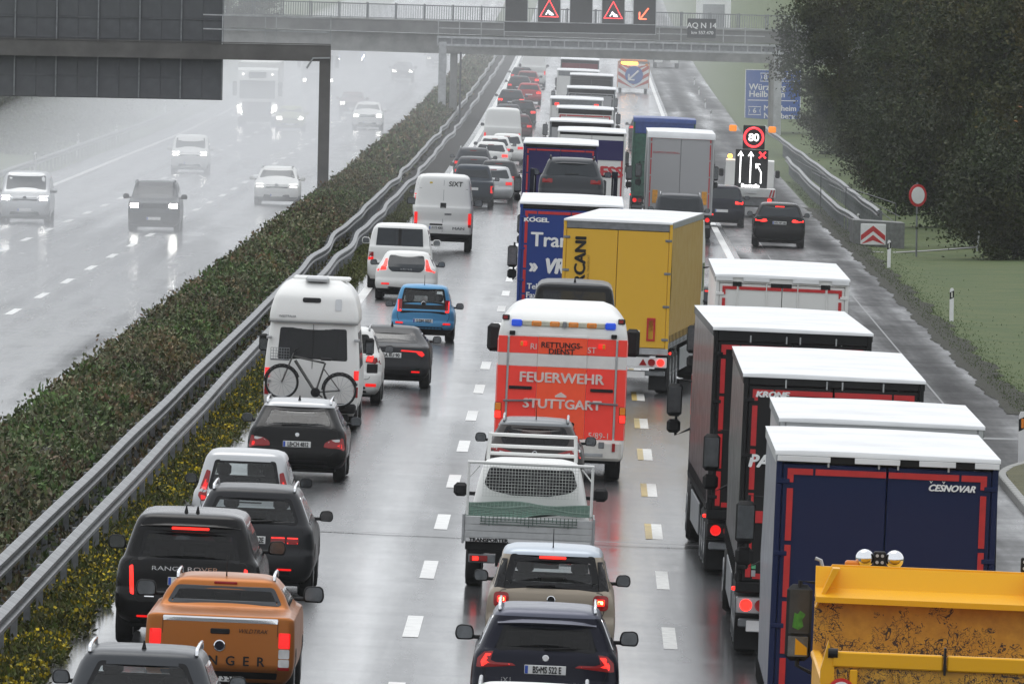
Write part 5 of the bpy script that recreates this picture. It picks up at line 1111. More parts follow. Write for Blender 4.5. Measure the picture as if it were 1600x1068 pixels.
car(dict(name='beige_mpv', label='beige compact van with round-cornered red tail lights and pale roof', px=858, d=168, W=1.79, H=1.67, L=4.15, col=BEIGE, roofcol=ROOFSKY, zb=1.06, gw=.77, yr=.25, yb=.05, hl=.9, ant=True, hibr=(1.535, .37), wiper=(-.35, .05, 1.14), win=[(.58, 1.57), (.60, 1.48), (.68, 1.13), (.66, 1.09)], frit=.11, lights=[(sq(.69, .94, .105, .105), RLENS, .06), (sq(.685, .945, .06, .045), RBRI, .02), (sq(.685, .945, .035, .022), lamp('brake_core', (1, .45, .12), 9.), .01)], badges=[(0, .96, .06, INK)], texts=[('FIAT', 0, .96, .06, CHR)], spanels=[([(.66, 1.10), (.80, 1.10), (.70, 1.5), (.62, 1.5)], FRIT, 'black_pillar')], mcol=BLK, group=QM))
def flatbed():
    d = 190; root = empty('flatbed_van'); tag(root, 'white dropside van with green net over its load bed', 'van', QM); place(root, 823, d); w = 1.0; L = 5.3
    V, F = loft([(.5, 2.35), (1.2, 2.35), (1.85, 2.5), (1.93, 2.6), (1.95, 2.8)], [(.5, L), (1.0, L - .1), (1.2, L - .9), (1.85, L - 1.5), (1.95, L - 1.9)], [(.5, .94), (1.0, .95), (1.25, .9), (1.8, .77), (1.9, .71), (1.95, .5)], (.16, .3), (.04, .1), .05)
    win = rpoly(symwin([(.66, 1.81), (.74, 1.55), (.64, 1.45), (.3, 1.38)]), .05); bvh = BVHTree.FromPolygons([Vector(v) for v in V], F)
    link(bpy.data.objects.new('cab', mesh('cab', V, cut(V, F, [(inset(win, .02), 'near'), (inset(rpoly(symwin([(.62, 1.8), (.76, 1.3)]), .05), .02), 'far')]), WHP, True)), root)
    patch('window_frame', bvh, win, FRIT, root, .005, hole=inset(win, .05)); patch('rear_window', bvh, inset(win, .04), M['glass_dark'], root, .004, skirt=0)
    GRIDM = plain('white_wire', (.6, .6, .58), .5); m = MB()
    for k in range(31): x = -.75 + k * .05; m.box(x - .003, x + .003, 2.22, 2.226, 1.35, 1.86)
    for k in range(11): z = 1.36 + k * .05; m.box(-.76, .76, 2.216, 2.222, z - .003, z + .003)
    m.build('window_grille', GRIDM, root)
    for z0_, z1_ in ((.73, .80), (.803, .90), (.903, 1.0), (1.003, 1.13)): MB().box(-1.0, 1.0, 0, .04, z0_, z1_, .006).build('tailgate_board', plain('alu_board', (.55, .56, .56), .4, .4, .12), root)
    MB().box(-.97, .97, -.006, .0, .735, .785).build('reflective_strip', WINK, root)
    for s in (-1, 1):
        MB().box(s * 1.0, s * 1.04, -.02, .07, .70, 1.16, .008).build('corner_post', SILV, root); MB().box(s * 1.0, s * 1.03, .08, 2.25, .73, 1.13, .008).build('side_board', SILV, root)
        MB().tube([(s * .97, .05, 1.14), (s * .97, .05, 1.97)], .022, 6).build('rack_post', WHP, root); MB().tube([(s * .97, .07, 1.72), (s * .80, .1, 1.92)], .012, 6).build('rack_brace', WHP, root); MB().tube([(s * .70, 3.3, 1.9), (s * .68, 3.3, 2.32)], .03, 6).build('front_rack_post', WHP, root)
        MB().box(s * .5, s * .92, .02, .1, .40, .54, .015).build('lamp_frame', GREYM, root); t = MB().box(s * .62, s * .9, .0, .05, .425, .515, .01).build('tail_light', RLENS, root); MB().box(s * .76, s * .86, -.008, .04, .435, .505, .01).build('lit_lamp', RBRI, t)
        for y in (.9, L - .95): wheel(root, s * .84, y, .34, .24)
        m2 = MB().box(s * 1.0, s * 1.23, 3.6, 3.72, 1.28, 1.5, .06).build('mirror', BLK, root); MB().box(s * .85, s * 1.05, 3.63, 3.7, 1.3, 1.36, .01).build('mirror_arm', BLK, m2)
    MB().tube([(-.99, .05, 1.97), (.99, .05, 1.97)], .024, 6).build('rack_bar', WHP, root)
    for z in (2.0, 2.12, 2.3): MB().tube([(-.7, 3.3, z), (.7, 3.3, z)], .028, 6).build('front_rack_bar', WHP, root)
    MB().box(-.98, .98, .05, 2.3, .6, .72, .01).build('load_floor', BLK, root); MB().box(-.5, .5, .1, 5., .35, .62).build('chassis', BLK, root); MB().box(-.9, .9, .06, .1, .55, .7).build('rear_apron', BLK, root)
    text('TRANSPORTER', root, (-.92, -.008, .70 + .06), .075, INK, align='LEFT', bold=.004, sx=1.2)
    # load under a net
    GREEN = plain('green_tarp', (.03, .12, .08), .6, var=.4, scale=5.); nx, ny = 26, 20; V = []; F = []
    hz = lambda x, y: 1.13 + .13 * math.sin(math.pi * min(1, max(0, y / 2.2))) + .05 * math.sin(x * 4 + y * 2) * (1 - abs(x)) + .04 * math.sin(y * 5 + x)
    for j in range(ny + 1):
        for i in range(nx + 1): x = -.98 + 1.96 * i / nx; y = .06 + 2.18 * j / ny; V.append((x, y, hz(x, y)))
    for j in range(ny):
        for i in range(nx): a = j * (nx + 1) + i; F.append((a, a + 1, a + nx + 2, a + nx + 1))
    tp = link(bpy.data.objects.new('load_cover', mesh('load_cover', V, F, GREEN, True))); tag(tp, 'green tarpaulin bulging over the load bed of the dropside van', 'tarpaulin'); tp.matrix_world = root.matrix_world.copy(); tp.location = root.location; tp.rotation_euler = root.rotation_euler
    nm = MB()
    for i in range(33):
        x = -.99 + 1.98 * i / 32; nm.tube([(x * (1 - .0 * j), .03 + 2.2 * j / 14, hz(x, 2.2 * j / 14) + .015) for j in range(15)], .006, 4)
        if abs(x) < .78: nm.tube([(x, -.02, 1.15), (x, -.03, .98 + .1 * abs(math.sin(x * 5.2)))], .006, 4)
    for j in range(34):
        y = .02 + 2.2 * j / 33; nm.tube([(-.99 + 1.98 * i / 14, y, hz(-.99 + 1.98 * i / 14, y) + .015) for i in range(15)], .006, 4)
    for z in (1.1, 1.06, 1.02): nm.tube([(-.76, -.025, z), (.76, -.025, z)], .006, 4)
    no = nm.build('cargo_net', plain('net_cord', (.10, .16, .13), .7, var=.3)); tag(no, 'knotted cargo net stretched over the green tarpaulin', 'net'); no.location = root.location; no.rotation_euler = root.rotation_euler
flatbed()
car(dict(name='brown_suv', label='brown grey crossover with plate S RW 2179 behind the ambulance', px=833, d=220, W=1.81, H=1.60, L=4.4, col=WARMG, roofcol=P_('pale_grey_roof', (.18, .19, .20), .5), zb=1.08, gw=.72, yr=.42, ant=True, rails=SILV, glass='glass_dark', wiper=(-.0, .38, 1.13), win=[(.53, 1.47), (.62, 1.24), (.58, 1.15), (.34, 1.09)], lights=[([(.85, 1.13), (.66, 1.09), (.38, 1.0), (.43, .945), (.84, .93)], RLENS, .01), ([(.64, 1.03), (.5, 1.0), (.52, .97), (.64, .965)], WLENS, .01), ([(.82, 1.1), (.68, 1.08), (.69, 1.04), (.83, 1.05)], WLENS, .01), ([(.45, .955), (.83, .94), (.83, .96), (.46, .97)], RBRI, .005)], plate=(.84, 'S•RW 2179'), badges=[(0, 1.0, .045, BLK)], group=QM))  # roof in a paler, greyer colour than the body
def ambulance():
    d = 233; root = empty('ambulance'); tag(root, 'red and white ambulance box body with FEUERWEHR STUTTGART lettering', 'ambulance'); place(root, 873, d, 1.5); w = 1.25; L = 7.2
    RED = plain('dayglow_red', (1., .045, .025), .5, var=.05); ORG = plain('dayglow_orange', (1., .085, .02), .5, var=.06); LET = plain('reflective_grey', (.72, .58, .54), .4)
    V, F = loft([(.42, .06), (.5, 0), (2.8, 0), (3.0, .05), (3.15, .2), (3.3, .5), (3.36, .8)], [(.42, 4.7), (2.8, 4.7), (3.15, 4.6), (3.36, 4.2)], [(.42, 1.2), (.5, 1.24), (2.7, 1.24), (2.95, 1.2), (3.15, 1.08), (3.3, .92), (3.36, .75)], (.07, .07), (.0, .0), .09)
    body = link(bpy.data.objects.new('box_body', mesh('box_body', V, F, WHP, True)), root); bvh = BVHTree.FromPolygons([Vector(v) for v in V], F)
    for x0, x1, m, nm in ((-1.235, -1.06, RED, 'corner_stripe'), (1.06, 1.235, RED, 'corner_stripe'), (-1.02, -.475, RED, 'rear_door'), (.475, 1.02, RED, 'rear_door'), (-.47, .47, ORG, 'centre_door')):
        for z0_, z1_ in ((2.42, 2.74), (.82, 2.17)): MB().box(x0, x1, -.012 if m is RED else -.035, .02, z0_, z1_, .006).build(nm, m, root)
        MB().box(x0, x1, -.010 if m is RED else -.033, .02, 2.175, 2.415, .004).build('white_stripe', plain('reflective_white', (.7, .68, .66), .4, var=.06), root)
    MB().box(-.47, .47, -.03, .02, 2.745, 2.79, .006).build('door_header', WHP, root); MB().box(-1.02, -.475, -.008, .02, 2.745, 2.79, .004).build('door_header', WHP, root); MB().box(.475, 1.02, -.008, .02, 2.745, 2.79, .004).build('door_header', WHP, root)
    for s in (-1, 1):
        for x0, x1, m in ((0.1, 4.6, RED),):
            for z0_, z1_ in ((2.42, 2.66), (.82, 2.17)): MB().box(s * 1.235, s * 1.252, x0, x1, z0_, z1_, .004).build('side_stripe', RED, root)
        MB().box(s * 1.03, s * 1.055, -.02, .02, .85, 2.72).build('hinge_strip', SILV, root)
        MB().box(s * .56, s * 1.0, -.05, -.005, 1.73, 1.79, .01).build('grab_handle', BLK, root); MB().tube([(s * .55, -.06, 1.5 + .02), (s * 1.1, -.06, 1.5)], .02, 6).build('locking_bar', GREYM, root)
        l_ = MB().box(s * 1.13, s * 1.26, -.03, .05, 1.15, 1.46, .015).build('lamp_housing', BLK, root); MB().box(s * 1.14, s * 1.25, -.04, .0, 1.31, 1.45, .01).build('indicator', ALENS, l_); MB().box(s * 1.14, s * 1.25, -.04, .0, 1.16, 1.30, .01).build('tail_light', RBRI, l_)
        l_ = MB().box(s * .68, s * .82, -.03, .01, 2.55, 2.65, .012).build('upper_lamp', RLIT, root); MB().box(s * .755, s * .815, -.034, .0, 2.555, 2.645, .01).build('upper_indicator', ALENS, l_)
        lb_ = MB().box(s * .80, s * 1.0, -.02, .3, 2.93, 3.06, .02).build('blue_beacon', lamp('blue_lens', (.02, .10, .8), .35, (.01, .06, .5)), root)
        for k in range(3): q = MB().box(s * (1.05 + .03 * k) - .07, s * (1.05 + .03 * k) + .07, .05 + .25 * (2 - k) * .4, .2 + .1 * (2 - k), 2.90 + .13 * k - .12, 3.0 + .13 * k - .12, .015).build('corner_lamp', BLK, root); MB().box(s * (1.05 + .03 * k) - .05, s * (1.05 + .03 * k) + .03, .045 + .1 * (2 - k) - .0, .07 + .1 * (2 - k), 2.80 + .13 * k, 2.86 + .13 * k, .004).build('corner_lens', RLENS, q)
        MB().box(s * .92, s * 1.03, -.05, .04, 2.76, 2.84, .01).build('door_camera', BLK, root)
        for y in (1.3, 6.1): wheel(root, s * 1.05, y, .42, .28)
        m = MB().box(s * 1.22, s * 1.5, 5.9, 6.05, 2.25, 2.8, .07).build('mirror', BLK, root); MB().box(s * .95, s * 1.3, 5.95, 6.02, 2.4, 2.5, .02).build('mirror_arm', BLK, m)
    br = MB().box(-.80, .80, .0, .3, 2.94, 3.05, .02).build('light_bar', plain('cream_bar', (.55, .54, .44), .5), root)
    for x in (-.52, -.17, .19, .54): MB().box(x - .095, x + .095, -.02, .02, 2.945, 3.045, .02).build('amber_lamp', ALENS, br); MB().box(x - .07, x + .07, -.026, .0, 2.96, 3.03, .01).build('amber_lens_inner', plain('amber_glass', (.7, .25, .05), .3), br)
    MB().lathe([(-.06, .04), (.02, .04), (.05, .03)], 12, 'z', (.02, -.03, 3.0)).build('rear_camera', GREYM, br)
    MB().box(-1.2, 1.2, -.1, .3, .42, .80, .05).build('rear_step', plain('cream_panel', (.62, .60, .56), .45, var=.1), root); MB().box(-.15, .85, -.115, -.1, .5, .56, .004).build('step_edge', SILV, root)
    MB().lathe([(-.02, .03), (.01, .03)], 14, 'y', (.66, -.1, .73)).build('socket', BLK, root); MB().box(.76, .87, -.115, -.09, .66, .78, .01).build('fuel_flap', GREYM, root); MB().box(1.02, 1.08, -.12, -.08, .6, .76, .005).build('latch', RLENS, root)
    for s_, x, z, size, m, kw in (('RETTUNGS-', -.02, 2.59, .15, INK, dict(bold=.003)), ('DIENST', -.02, 2.47, .15, INK, dict(bold=.003)), ('FEUERWEHR', 0, 1.96, .27, LET, dict(bold=.008, width=1.45)), ('STUTTGART', .03, 1.46, .25, LET, dict(bold=.008, width=1.36)), ('12', .2, 1.06, .17, INK, dict(bold=.01)), ('5/89-1', .76, .89, .16, LET, {}), ('RI', -.56, 2.55, .16, LET, {}), ('ST', .56, 2.52, .16, LET, {})):
        text(s_, root, (x, -.042, z), size, m, **kw)
    MB().prism([(-.11, 1.6), (.11, 1.6), (.11, 1.63), (0, 1.7), (-.11, 1.63)], -.042, -.036).build('crest', LET, root)
    c = MB(); c.prism([(4.72, .5), (4.72, 2.6), (5.4, 2.65), (6.3, 2.0), (6.6, 1.3), (7.15, 1.15), (7.2, .5)], -1.05, 1.05, 'yz'); c.build('cab', RED, root); MB().box(-1.1, 1.1, .3, 7., .35, .55).build('chassis', BLK, root)
ambulance()
car(dict(name='black_van', label='black high-roof van just ahead of the ambulance', cat='van', px=893, d=266, h=2.6, W=1.98, H=3.0, L=5.9, col=BLACKP, roofcol=GREYD, zb=1.8, gw=.82, yr=.25, yb=.03, gc=.4, hl=.9, ws=.7, wid=van_wid(1.98, 3.0, .4, .84), corn=(.14, .3), bow=(.03, .1), glass='glass_dark', win=[(.72, 2.86), (.80, 2.2)], fin=True, texts=[('CIA 88', -.1, 2.42, .2, WINK, dict(bold=.01))], group=QM))

# ---- lorries
LG = 'lorries in the queue'
YEL = paint('yellow_tarp', (.74, .43, .045), 0, .5, .6); KBL = paint('blue_tarp', (.02, .05, .22), 0, .5, .5); BLKT = paint('black_tarp', (.012, .012, .013), 0, .45, .7); NAVT = paint('navy_tarp', (.008, .016, .06), 0, .5, .4); WHT = paint('white_tarp_side', (.72, .72, .70), 0, .5, .8)
PURP = paint('violet_blue_tarp', (.028, .024, .10), 0, .5, .4); GRYT = paint('grey_panel', (.40, .40, .41), .1, .4, .4); YELS = paint('yellow_side', (.38, .23, .03), 0, .5, .9); BLKS = paint('black_side', (.03, .03, .032), 0, .3, .9); REDB = plain('red_logo', (.5, .02, .03), .45)
clips = (-.68, -.1, .12, .7)
lorry(dict(name='drawbar_lorry', label='navy blue lorry trailer with red tape and white lettering behind the yellow tipper', px=1374, d=139.5, H=4.18, L=8.2, door=NAVT, frame=NAVT, side=paint('grey_side', (.22, .23, .26), 0, .4, .6), rail=SILV, headm=BLKT, tape=RTAPE, tw=.07, clips=clips, gutter=((-1.27, -.66), (-.38, .14), (.36, .78), (1.0, 1.28)), head=.10, bars=False, cab=False, axles=(3.2, 4.6), daxles=(), gap=1., texts=[('CESNOVAR', .74, 3.80, .105, WINK, dict(shear=.35, bold=.005)), ('v', .505, 3.872, .06, WINK, dict(sx=1.4)), ('v', .65, 3.872, .06, WINK, dict(sx=1.4)), ('XL', -.78, 1.22, .14, WINK, dict(shear=.3)), ('EN 12642', -.95, 1.22, .06, WINK, {})], plates=[('sticker', WINK, -1.1, -.72, 1.32, 1.38)], whitebar=(-1.1, 1.1), group=LG))
lorry(dict(name='motor_lorry', label='white-roofed front lorry pulling the navy trailer', px=1366, d=152.5, L=8.2, H=4.12, door=GRYT, frame=SILP, side=GRYT, headm=SILP, cabm=WHP, axles=(2.0, 3.3), daxles=(), gap=.6, cabgap=.5, group=LG))
lorry(dict(name='semitrailer_lorry', label='black lorry with red tape and KRONE lettering next to the navy trailer', px=1293, d=172, door=BLKT, frame=BLKT, side=BLKS, rail=BLKT, headm=BLKT, tape=RTAPE, tw=.075, clips=clips, head=.12, bars=False, cabm=BLKT, texts=[('KRONE', -.87, 3.77, .115, WINK, dict(bold=.008, shear=.2, sx=1.2)), ('PAC', -1.17, 2.82, .25, WINK, dict(bold=.012, shear=.2, align='LEFT')), ('LOGISTICS', .74, 3.68, .12, SILV, dict(sx=1.2))], plates=[('red_reflector', RTAPE, -1.12, -.93, 1.95, 2.12), ('sticker', plain('sticker_green', (.1, .4, .2)), -1.06, -1.0, 1.30, 1.36), ('sticker', SILV, -1.06, -1.0, 1.19, 1.28), ('blue_sticker', EUB, -.85, -.6, 1.2, 1.34)], board=SILV, plate=True, whitebar=(-1.1, 1.1), tl=RBRI, group=LG))
lorry(dict(name='semitrailer_lorry', label='black lorry with red fading side curtain ahead of the lettered black one', px=1230, d=196, yaw=-.014, door=BLKT, frame=BLKT, side=paint('red_black_side', (.05, .022, .024), .0, .3, .9), rail=BLKT, headm=BLKT, tape=RTAPE, tw=.075, clips=clips, head=.18, bars=False, cabm=BLKT, plate=True, whitebar=(-.9, -.55), group=LG))
lorry(dict(name='semitrailer_lorry', label='white lorry with red tape frame and black roof hinges', px=1215, d=233, door=WHT, frame=WHT, side=WHT, rail=CONC, headm=WHT, tape=RTAPE, tw=.06, head=.12, gutter=((-1.27, -.95), (-.75, -.25), (.2, .7), (.95, 1.28)), cabm=WHP, plates=[('roof_hinge', INK, -.95, -.78, 3.84, 3.93), ('roof_hinge', INK, -.22, .18, 3.84, 3.92), ('roof_hinge', INK, .74, .92, 3.84, 3.93)], group=LG))
lorry(dict(name='semitrailer_lorry', label='bright yellow lorry turned slightly to the right', px=960, d=284, yaw=.062, door=YEL, frame=YEL, side=YELS, rail=GREYM, headm=GREYM, head=.18, ov=.0, bars=False, hingem=GREYM, sill=SILV, cabm=WHP, texts=[('SORCANI', -.85, 2.85, .36, INK, dict(rot=math.pi / 2, bold=.016, sx=1.05)), ('INTERNATIONAL TRANSPORT', -.66, 2.75, .07, YELS, dict(rot=math.pi / 2))], plates=[('red_frame', RTAPE, .76, .96, 1.28, 1.82), ('yellow_field', YEL, .80, .92, 1.32, 1.78), ('sticker', WINK, .45, .60, 1.32, 1.52)], board=WINK, tl=RBRI, whitebar=(-.2, .75), group=LG))
lorry(dict(name='semitrailer_lorry', label='blue lorry with phone numbers and white letters left of the yellow one', px=887, d=303, door=KBL, frame=KBL, side=KBL, rail=KBL, headm=BLKT, tape=RTAPE, tw=.07, head=.12, bars=False, cabm=KBL, texts=[('KOGEL', -.86, 3.62, .15, WINK, dict(bold=.008, sx=1.3)), ('..', -.93, 3.735, .14, WINK, {}), ('Trans', -.98, 3.12, .50, WINK, dict(align='LEFT', bold=.012)), ('»', -.99, 2.47, .42, WINK, dict(align='LEFT', bold=.02)), ('VRH', -.62, 2.47, .52, WINK, dict(align='LEFT', bold=.03, shear=.2, sx=.8)), ('Tel.  00385 1', -1.03, 1.96, .20, WINK, dict(align='LEFT', bold=.006)), ('Fax: 00385 1', -1.05, 1.74, .20, WINK, dict(align='LEFT', bold=.006)), ('Mob. 00385', -.7, 1.54, .18, WINK, dict(align='LEFT', bold=.006))], group=LG))
lorry(dict(name='semitrailer_lorry', label='violet blue lorry ahead of the car on the transporter', px=872, d=417, door=PURP, frame=PURP, side=PURP, rail=PURP, headm=BLKT, tape=RTAPE, head=.12, bars=False, cabm=PURP, group=LG))
lorry(dict(name='semitrailer_lorry', label='white lorry with violet band and red letters SS', px=921, d=457, door=WHT, frame=WHT, side=WHT, rail=BLKT, headm=BLKT, head=.1, bars=False, cabm=WHP, plates=[('violet_band', PURP, -1.22, 1.2, 3.0, 3.75), ('violet_foot', PURP, -1.22, 1.2, 1.3, 1.6), ('red_edge', RTAPE, 1.14, 1.19, 1.3, 3.0)], texts=[('EXPRESS', .08, 2.55, .55, REDB, dict(bold=.03, sx=1.1, y=-.02))], group=LG))
lorry(dict(name='semitrailer_lorry', label='grey lorry with thin red frame behind the green and blue cab', px=1061, d=463, door=GRYT, frame=SILP, side=GRYT, headm=WHT, head=.1, tape=RTAPE, tw=.04, tapebot=False, bars=False, cabm=paint('green_cab', (.02, .12, .07), .1), roofdrop=.25, texts=[('SCHMITZ CARGOBULL', -.55, 3.28, .10, REDB, {})], plates=[('yellow_plate', plain('reflector_yellow', (.75, .33, .02), .4), -1.02, -.82, 1.35, 1.85), ('yellow_plate', M['reflector_yellow'], .86, 1.06, 1.35, 1.85)], group=LG))
for lb, px, y, s_, col, hd in (('pale lorry with dark roof edge ahead of the lettered SS lorry', 905, 190, 38.7, GRYT, BLKT), ('white lorry with thin red frame line in the far queue', 911, 171, 34.7, WHT, BLKT), ('white box lorry with two red top lamps in the far queue', 898, 155, 32.4, WHT, GREYM), ('grey framed lorry in the far queue', 921, 138, 29.7, GRYT, BLKT), ('white lorry with dark headboard in the far queue', 922, 119, 26.4, BLKT, BLKT), ('pale lorry left of the dark headboard in the far queue', 901, 108, 25.6, WHT, GREYM), ('dark red lorry just under the bridge', 904, 90, 23.5, P_('dark_red_tarp', (.22, .02, .03), 0., rough=.5), BLKT)):
    d = FPX / s_; o = lorry(dict(name='semitrailer_lorry', label=lb, px=px, d=d, L=11, door=col, frame=GREYM if col is not WHT else WHT, side=col, headm=hd, head=.22 if hd is BLKT else .3, bars=False, tape=RTAPE if 'red frame' in lb else (GREYD if 'grey framed' in lb else None), cabm=WHP, group=LG))
    if 'top lamps' in lb:
        for s in (-1, 1): MB().box(s * .85, s * 1.05, -.03, .0, 3.72, 3.84, .02).build('top_lamp', RBRI, o)
lorry(dict(name='box_lorry', label='lorry with blue roof and green side ahead of the grey lorry', px=1035, d=502, H=4.2, L=8, door=paint('green_tarp', (.02, .11, .065), 0, .5, .5), frame=M['green_tarp'], side=M['green_tarp'], roofm=plain('blue_roof', (.03, .07, .26), .4), headm=M['blue_roof'], head=.6, roofdrop=.2, bars=False, cabm=M['green_tarp'], group=LG))
# car transporter ahead of the blue lorry
def transporter():
    d = 352; o = off_of(891, d, 3); root = empty('car_transporter'); tag(root, 'dark car transporter carrying a grey car ahead of the blue lorry', 'lorry', LG); place(root, 0, d, off=o)
    MB().box(-1.25, 1.25, .0, 8, 1.25, 1.45, .02).build('deck', BLK, root); MB().box(-1.22, 1.22, .0, 6.5, 2.72, 2.86, .02).build('upper_deck', NAVYC, root)
    for s in (-1, 1):
        MB().box(s * 1.15, s * 1.27, .0, .14, 1.4, 4.15, .01).build('rear_pillar', NAVYC, root); MB().box(s * 1.1, s * 1.27, 3.8, 3.95, 1.4, 4.1, .01).build('mid_pillar', NAVYC, root); MB().tube([(s * 1.2, .1, 2.1), (s * 1.2, 3.9, 3.9)], .06, 6).build('ramp_strut', GREYM, root)
        for y in (1.5, 2.8, 9.2): truck_wheel(root, s * 1.0, y)
        MB().box(s * .9, s * 1.2, -.03, .05, .9, 1.1, .02).build('tail_light', RLIT, root)
    MB().box(-1.27, 1.27, 3.82, 3.93, 2.6, 2.72).build('cross_beam', NAVYC, root); MB().box(-1.2, 1.2, .1, .25, .5, 1.2, .02).build('rear_board', BLK, root); MB().box(-.5, .5, .2, 9., .8, 1.25).build('chassis', BLK, root); cab(root, 8.2, 2.5, 3.2, NAVYC)
    r, b = car(dict(name='loaded_suv', label='grey car riding on the car transporter', px=0, d=d, off=o, W=1.9, H=1.62, L=4.5, col=GREYL, rails=BLK, zb=1.06, yr=.42, spoiler=(1.45, 1.59, .6, .06), wiper=(-.2, .2, 1.15), lights=[(sq(.7, .95, .15, .06), RLENS)]))
    r.location.z += 2.87; r.location.y += .35
transporter()

# ---- vehicles on the hard shoulder and in the right lane
car(dict(name='dark_car', label='dark car roof between the yellow and the white lorry', px=1108, d=330, W=1.8, H=1.46, L=4.4, col=GREYD, hibr=(1.33, .3), zb=.98))
car(dict(name='grey_van', label='grey van with roof rails in front of the grey lorry', cat='van', px=1061, d=449, h=1.7, W=1.9, H=1.95, L=4.8, col=GREYL, rails=SILV, wid=van_wid(1.9, 1.95), zb=1.25, yr=.2, yb=.03, gw=.84, lights=[(sq(.86, 1.0, .05, .15), RLIT)]))
car(dict(name='dark_blue_suv', label='dark blue crossover between the grey lorry and the lane control vehicle', px=1127, d=490, W=1.88, H=1.68, L=4.6, col=NAVYC, zb=1.1, yr=.4, lights=[(sq(.7, 1.0, .16, .06), RBRI)], plate=(.66, ''), texts=[]))
car(dict(name='black_suv', label='black crossover with all brake lights lit on the hard shoulder', px=1217, d=452, W=1.93, H=1.67, L=4.7, col=BLACKP, zb=1.12, yr=.42, hibr=(1.53, .34), lights=[([(.45, .98), (.5, 1.07), (.9, 1.05), (.9, .98), (.6, .95)], RBRI)], plate=(.93, 'WN MP 440'), texts=[], wr_=.37))
car(dict(name='braking_car', label='dark hatchback with three brake lights left of the blue cab roof', px=1006, d=728, W=1.85, H=1.55, L=4.4, col=GREYD, hibr=(1.42, .6), lights=[(sq(.7, .95, .2, .09), RBRI)]))
def lane_vehicle():
    d = 514; root = empty('lane_control_vehicle'); tag(root, 'maintenance vehicle with lit speed sign 80 and lane arrows', 'maintenance vehicle'); place(root, 1171, d, 1.); w = 1.0; root.scale = (1.08, 1.0, 1.09)
    MB().box(-w, w, 0, 3., .78, 1.12, .02).build('load_bed', WHP, root)
    for s in (-1, 1):
        MB().box(s * .72, s * 1.0, -.02, .0, .80, 1.10).build('warning_stripe', WINK, root)
        for k in range(2): MB().prism([(s * (.74 + .13 * k), .81), (s * (.80 + .13 * k), .81), (s * (.88 + .1 * k), 1.09), (s * (.82 + .1 * k), 1.09)], -.028, -.021).build('red_stripe', RTAPE, root)
        MB().box(s * .7, s * .85, -.03, .02, .62, .74, .02).build('tail_light', RBRI, root)
        for y in (.9, 4.4): wheel(root, s * .82, y, .36, .3)
        MB().box(s * 1.02, s * 1.2, 4.2, 4.3, 1.5, 1.8, .04).build('mirror', BLK, root)
        a = MB().box(s * .62, s * .92, .2, .4, 3.30, 3.55, .04).build('beacon', lamp('amber_beacon', (1, .3, .03), .8, (.5, .16, .02)), root)
    MB().box(-.95, .95, .1, .3, .45, .8, .02).build('rear_frame', GREYM, root); MB().box(-.8, .8, .2, 5., .4, .75).build('chassis', BLK, root)
    c = MB(); c.prism([(3.1, .6), (3.1, 2.15), (3.7, 2.2), (4.4, 1.45), (5.1, 1.25), (5.2, .5)], -.95, .95, 'yz'); c.build('cab', WHP, root)
    p = MB().box(-.62, .66, .25, .5, 1.14, 2.62, .02).build('arrow_board', LEDB, root); p2 = MB().box(-.36, .50, .25, .45, 2.64, 3.56, .02).build('speed_board', LEDB, root)
    Y = .235; MB().tube([(.06 + .36 * math.cos(t), Y, 3.1 + .36 * math.sin(t)) for t in [2 * math.pi * i / 24 for i in range(24)]], .045, 5, True).build('red_ring', lamp('led_red_hot', (1, .03, .04), 2.6), p2)
    LW = lamp('led_white_hot', (1, 1, 1), 2.2); text('80', p2, (.06, Y - .01, 3.08),   .42, LW, bold=.008, name='led_digits')
    for x in (-.42, -.02): MB().tube([(x, Y, 1.32), (x, Y, 2.45)], .03, 5).tube([(x - .1, Y, 2.36), (x, Y, 2.54), (x + .1, Y, 2.36)], .025, 5).build('led_arrow', LW, p)
    MB().tube([(.40, Y, 1.32), (.40, Y, 1.75), (.22, Y, 2.05)], .03, 5).tube([(.2, Y, 1.9), (.19, Y, 2.08), (.36, Y, 2.06)], .025, 5).build('led_bent_arrow', LW, p)
    MB().tube([(.3, Y, 2.3), (.56, Y, 2.54)], .035, 5).tube([(.56, Y, 2.3), (.3, Y, 2.54)], .035, 5).build('led_cross', M['led_red_hot'], p); text('Baustelle', p, (0, Y - .01, 1.22), .2, LW, bold=.01, name='led_text')
    MB().box(-.25, .25, -.035, -.005, .93, 1.05, .004).build('number_plate', WINK, root); MB().ball((-.8, 3.4, 2.3), .09).build('amber_flash', AHOT, root)
lane_vehicle()
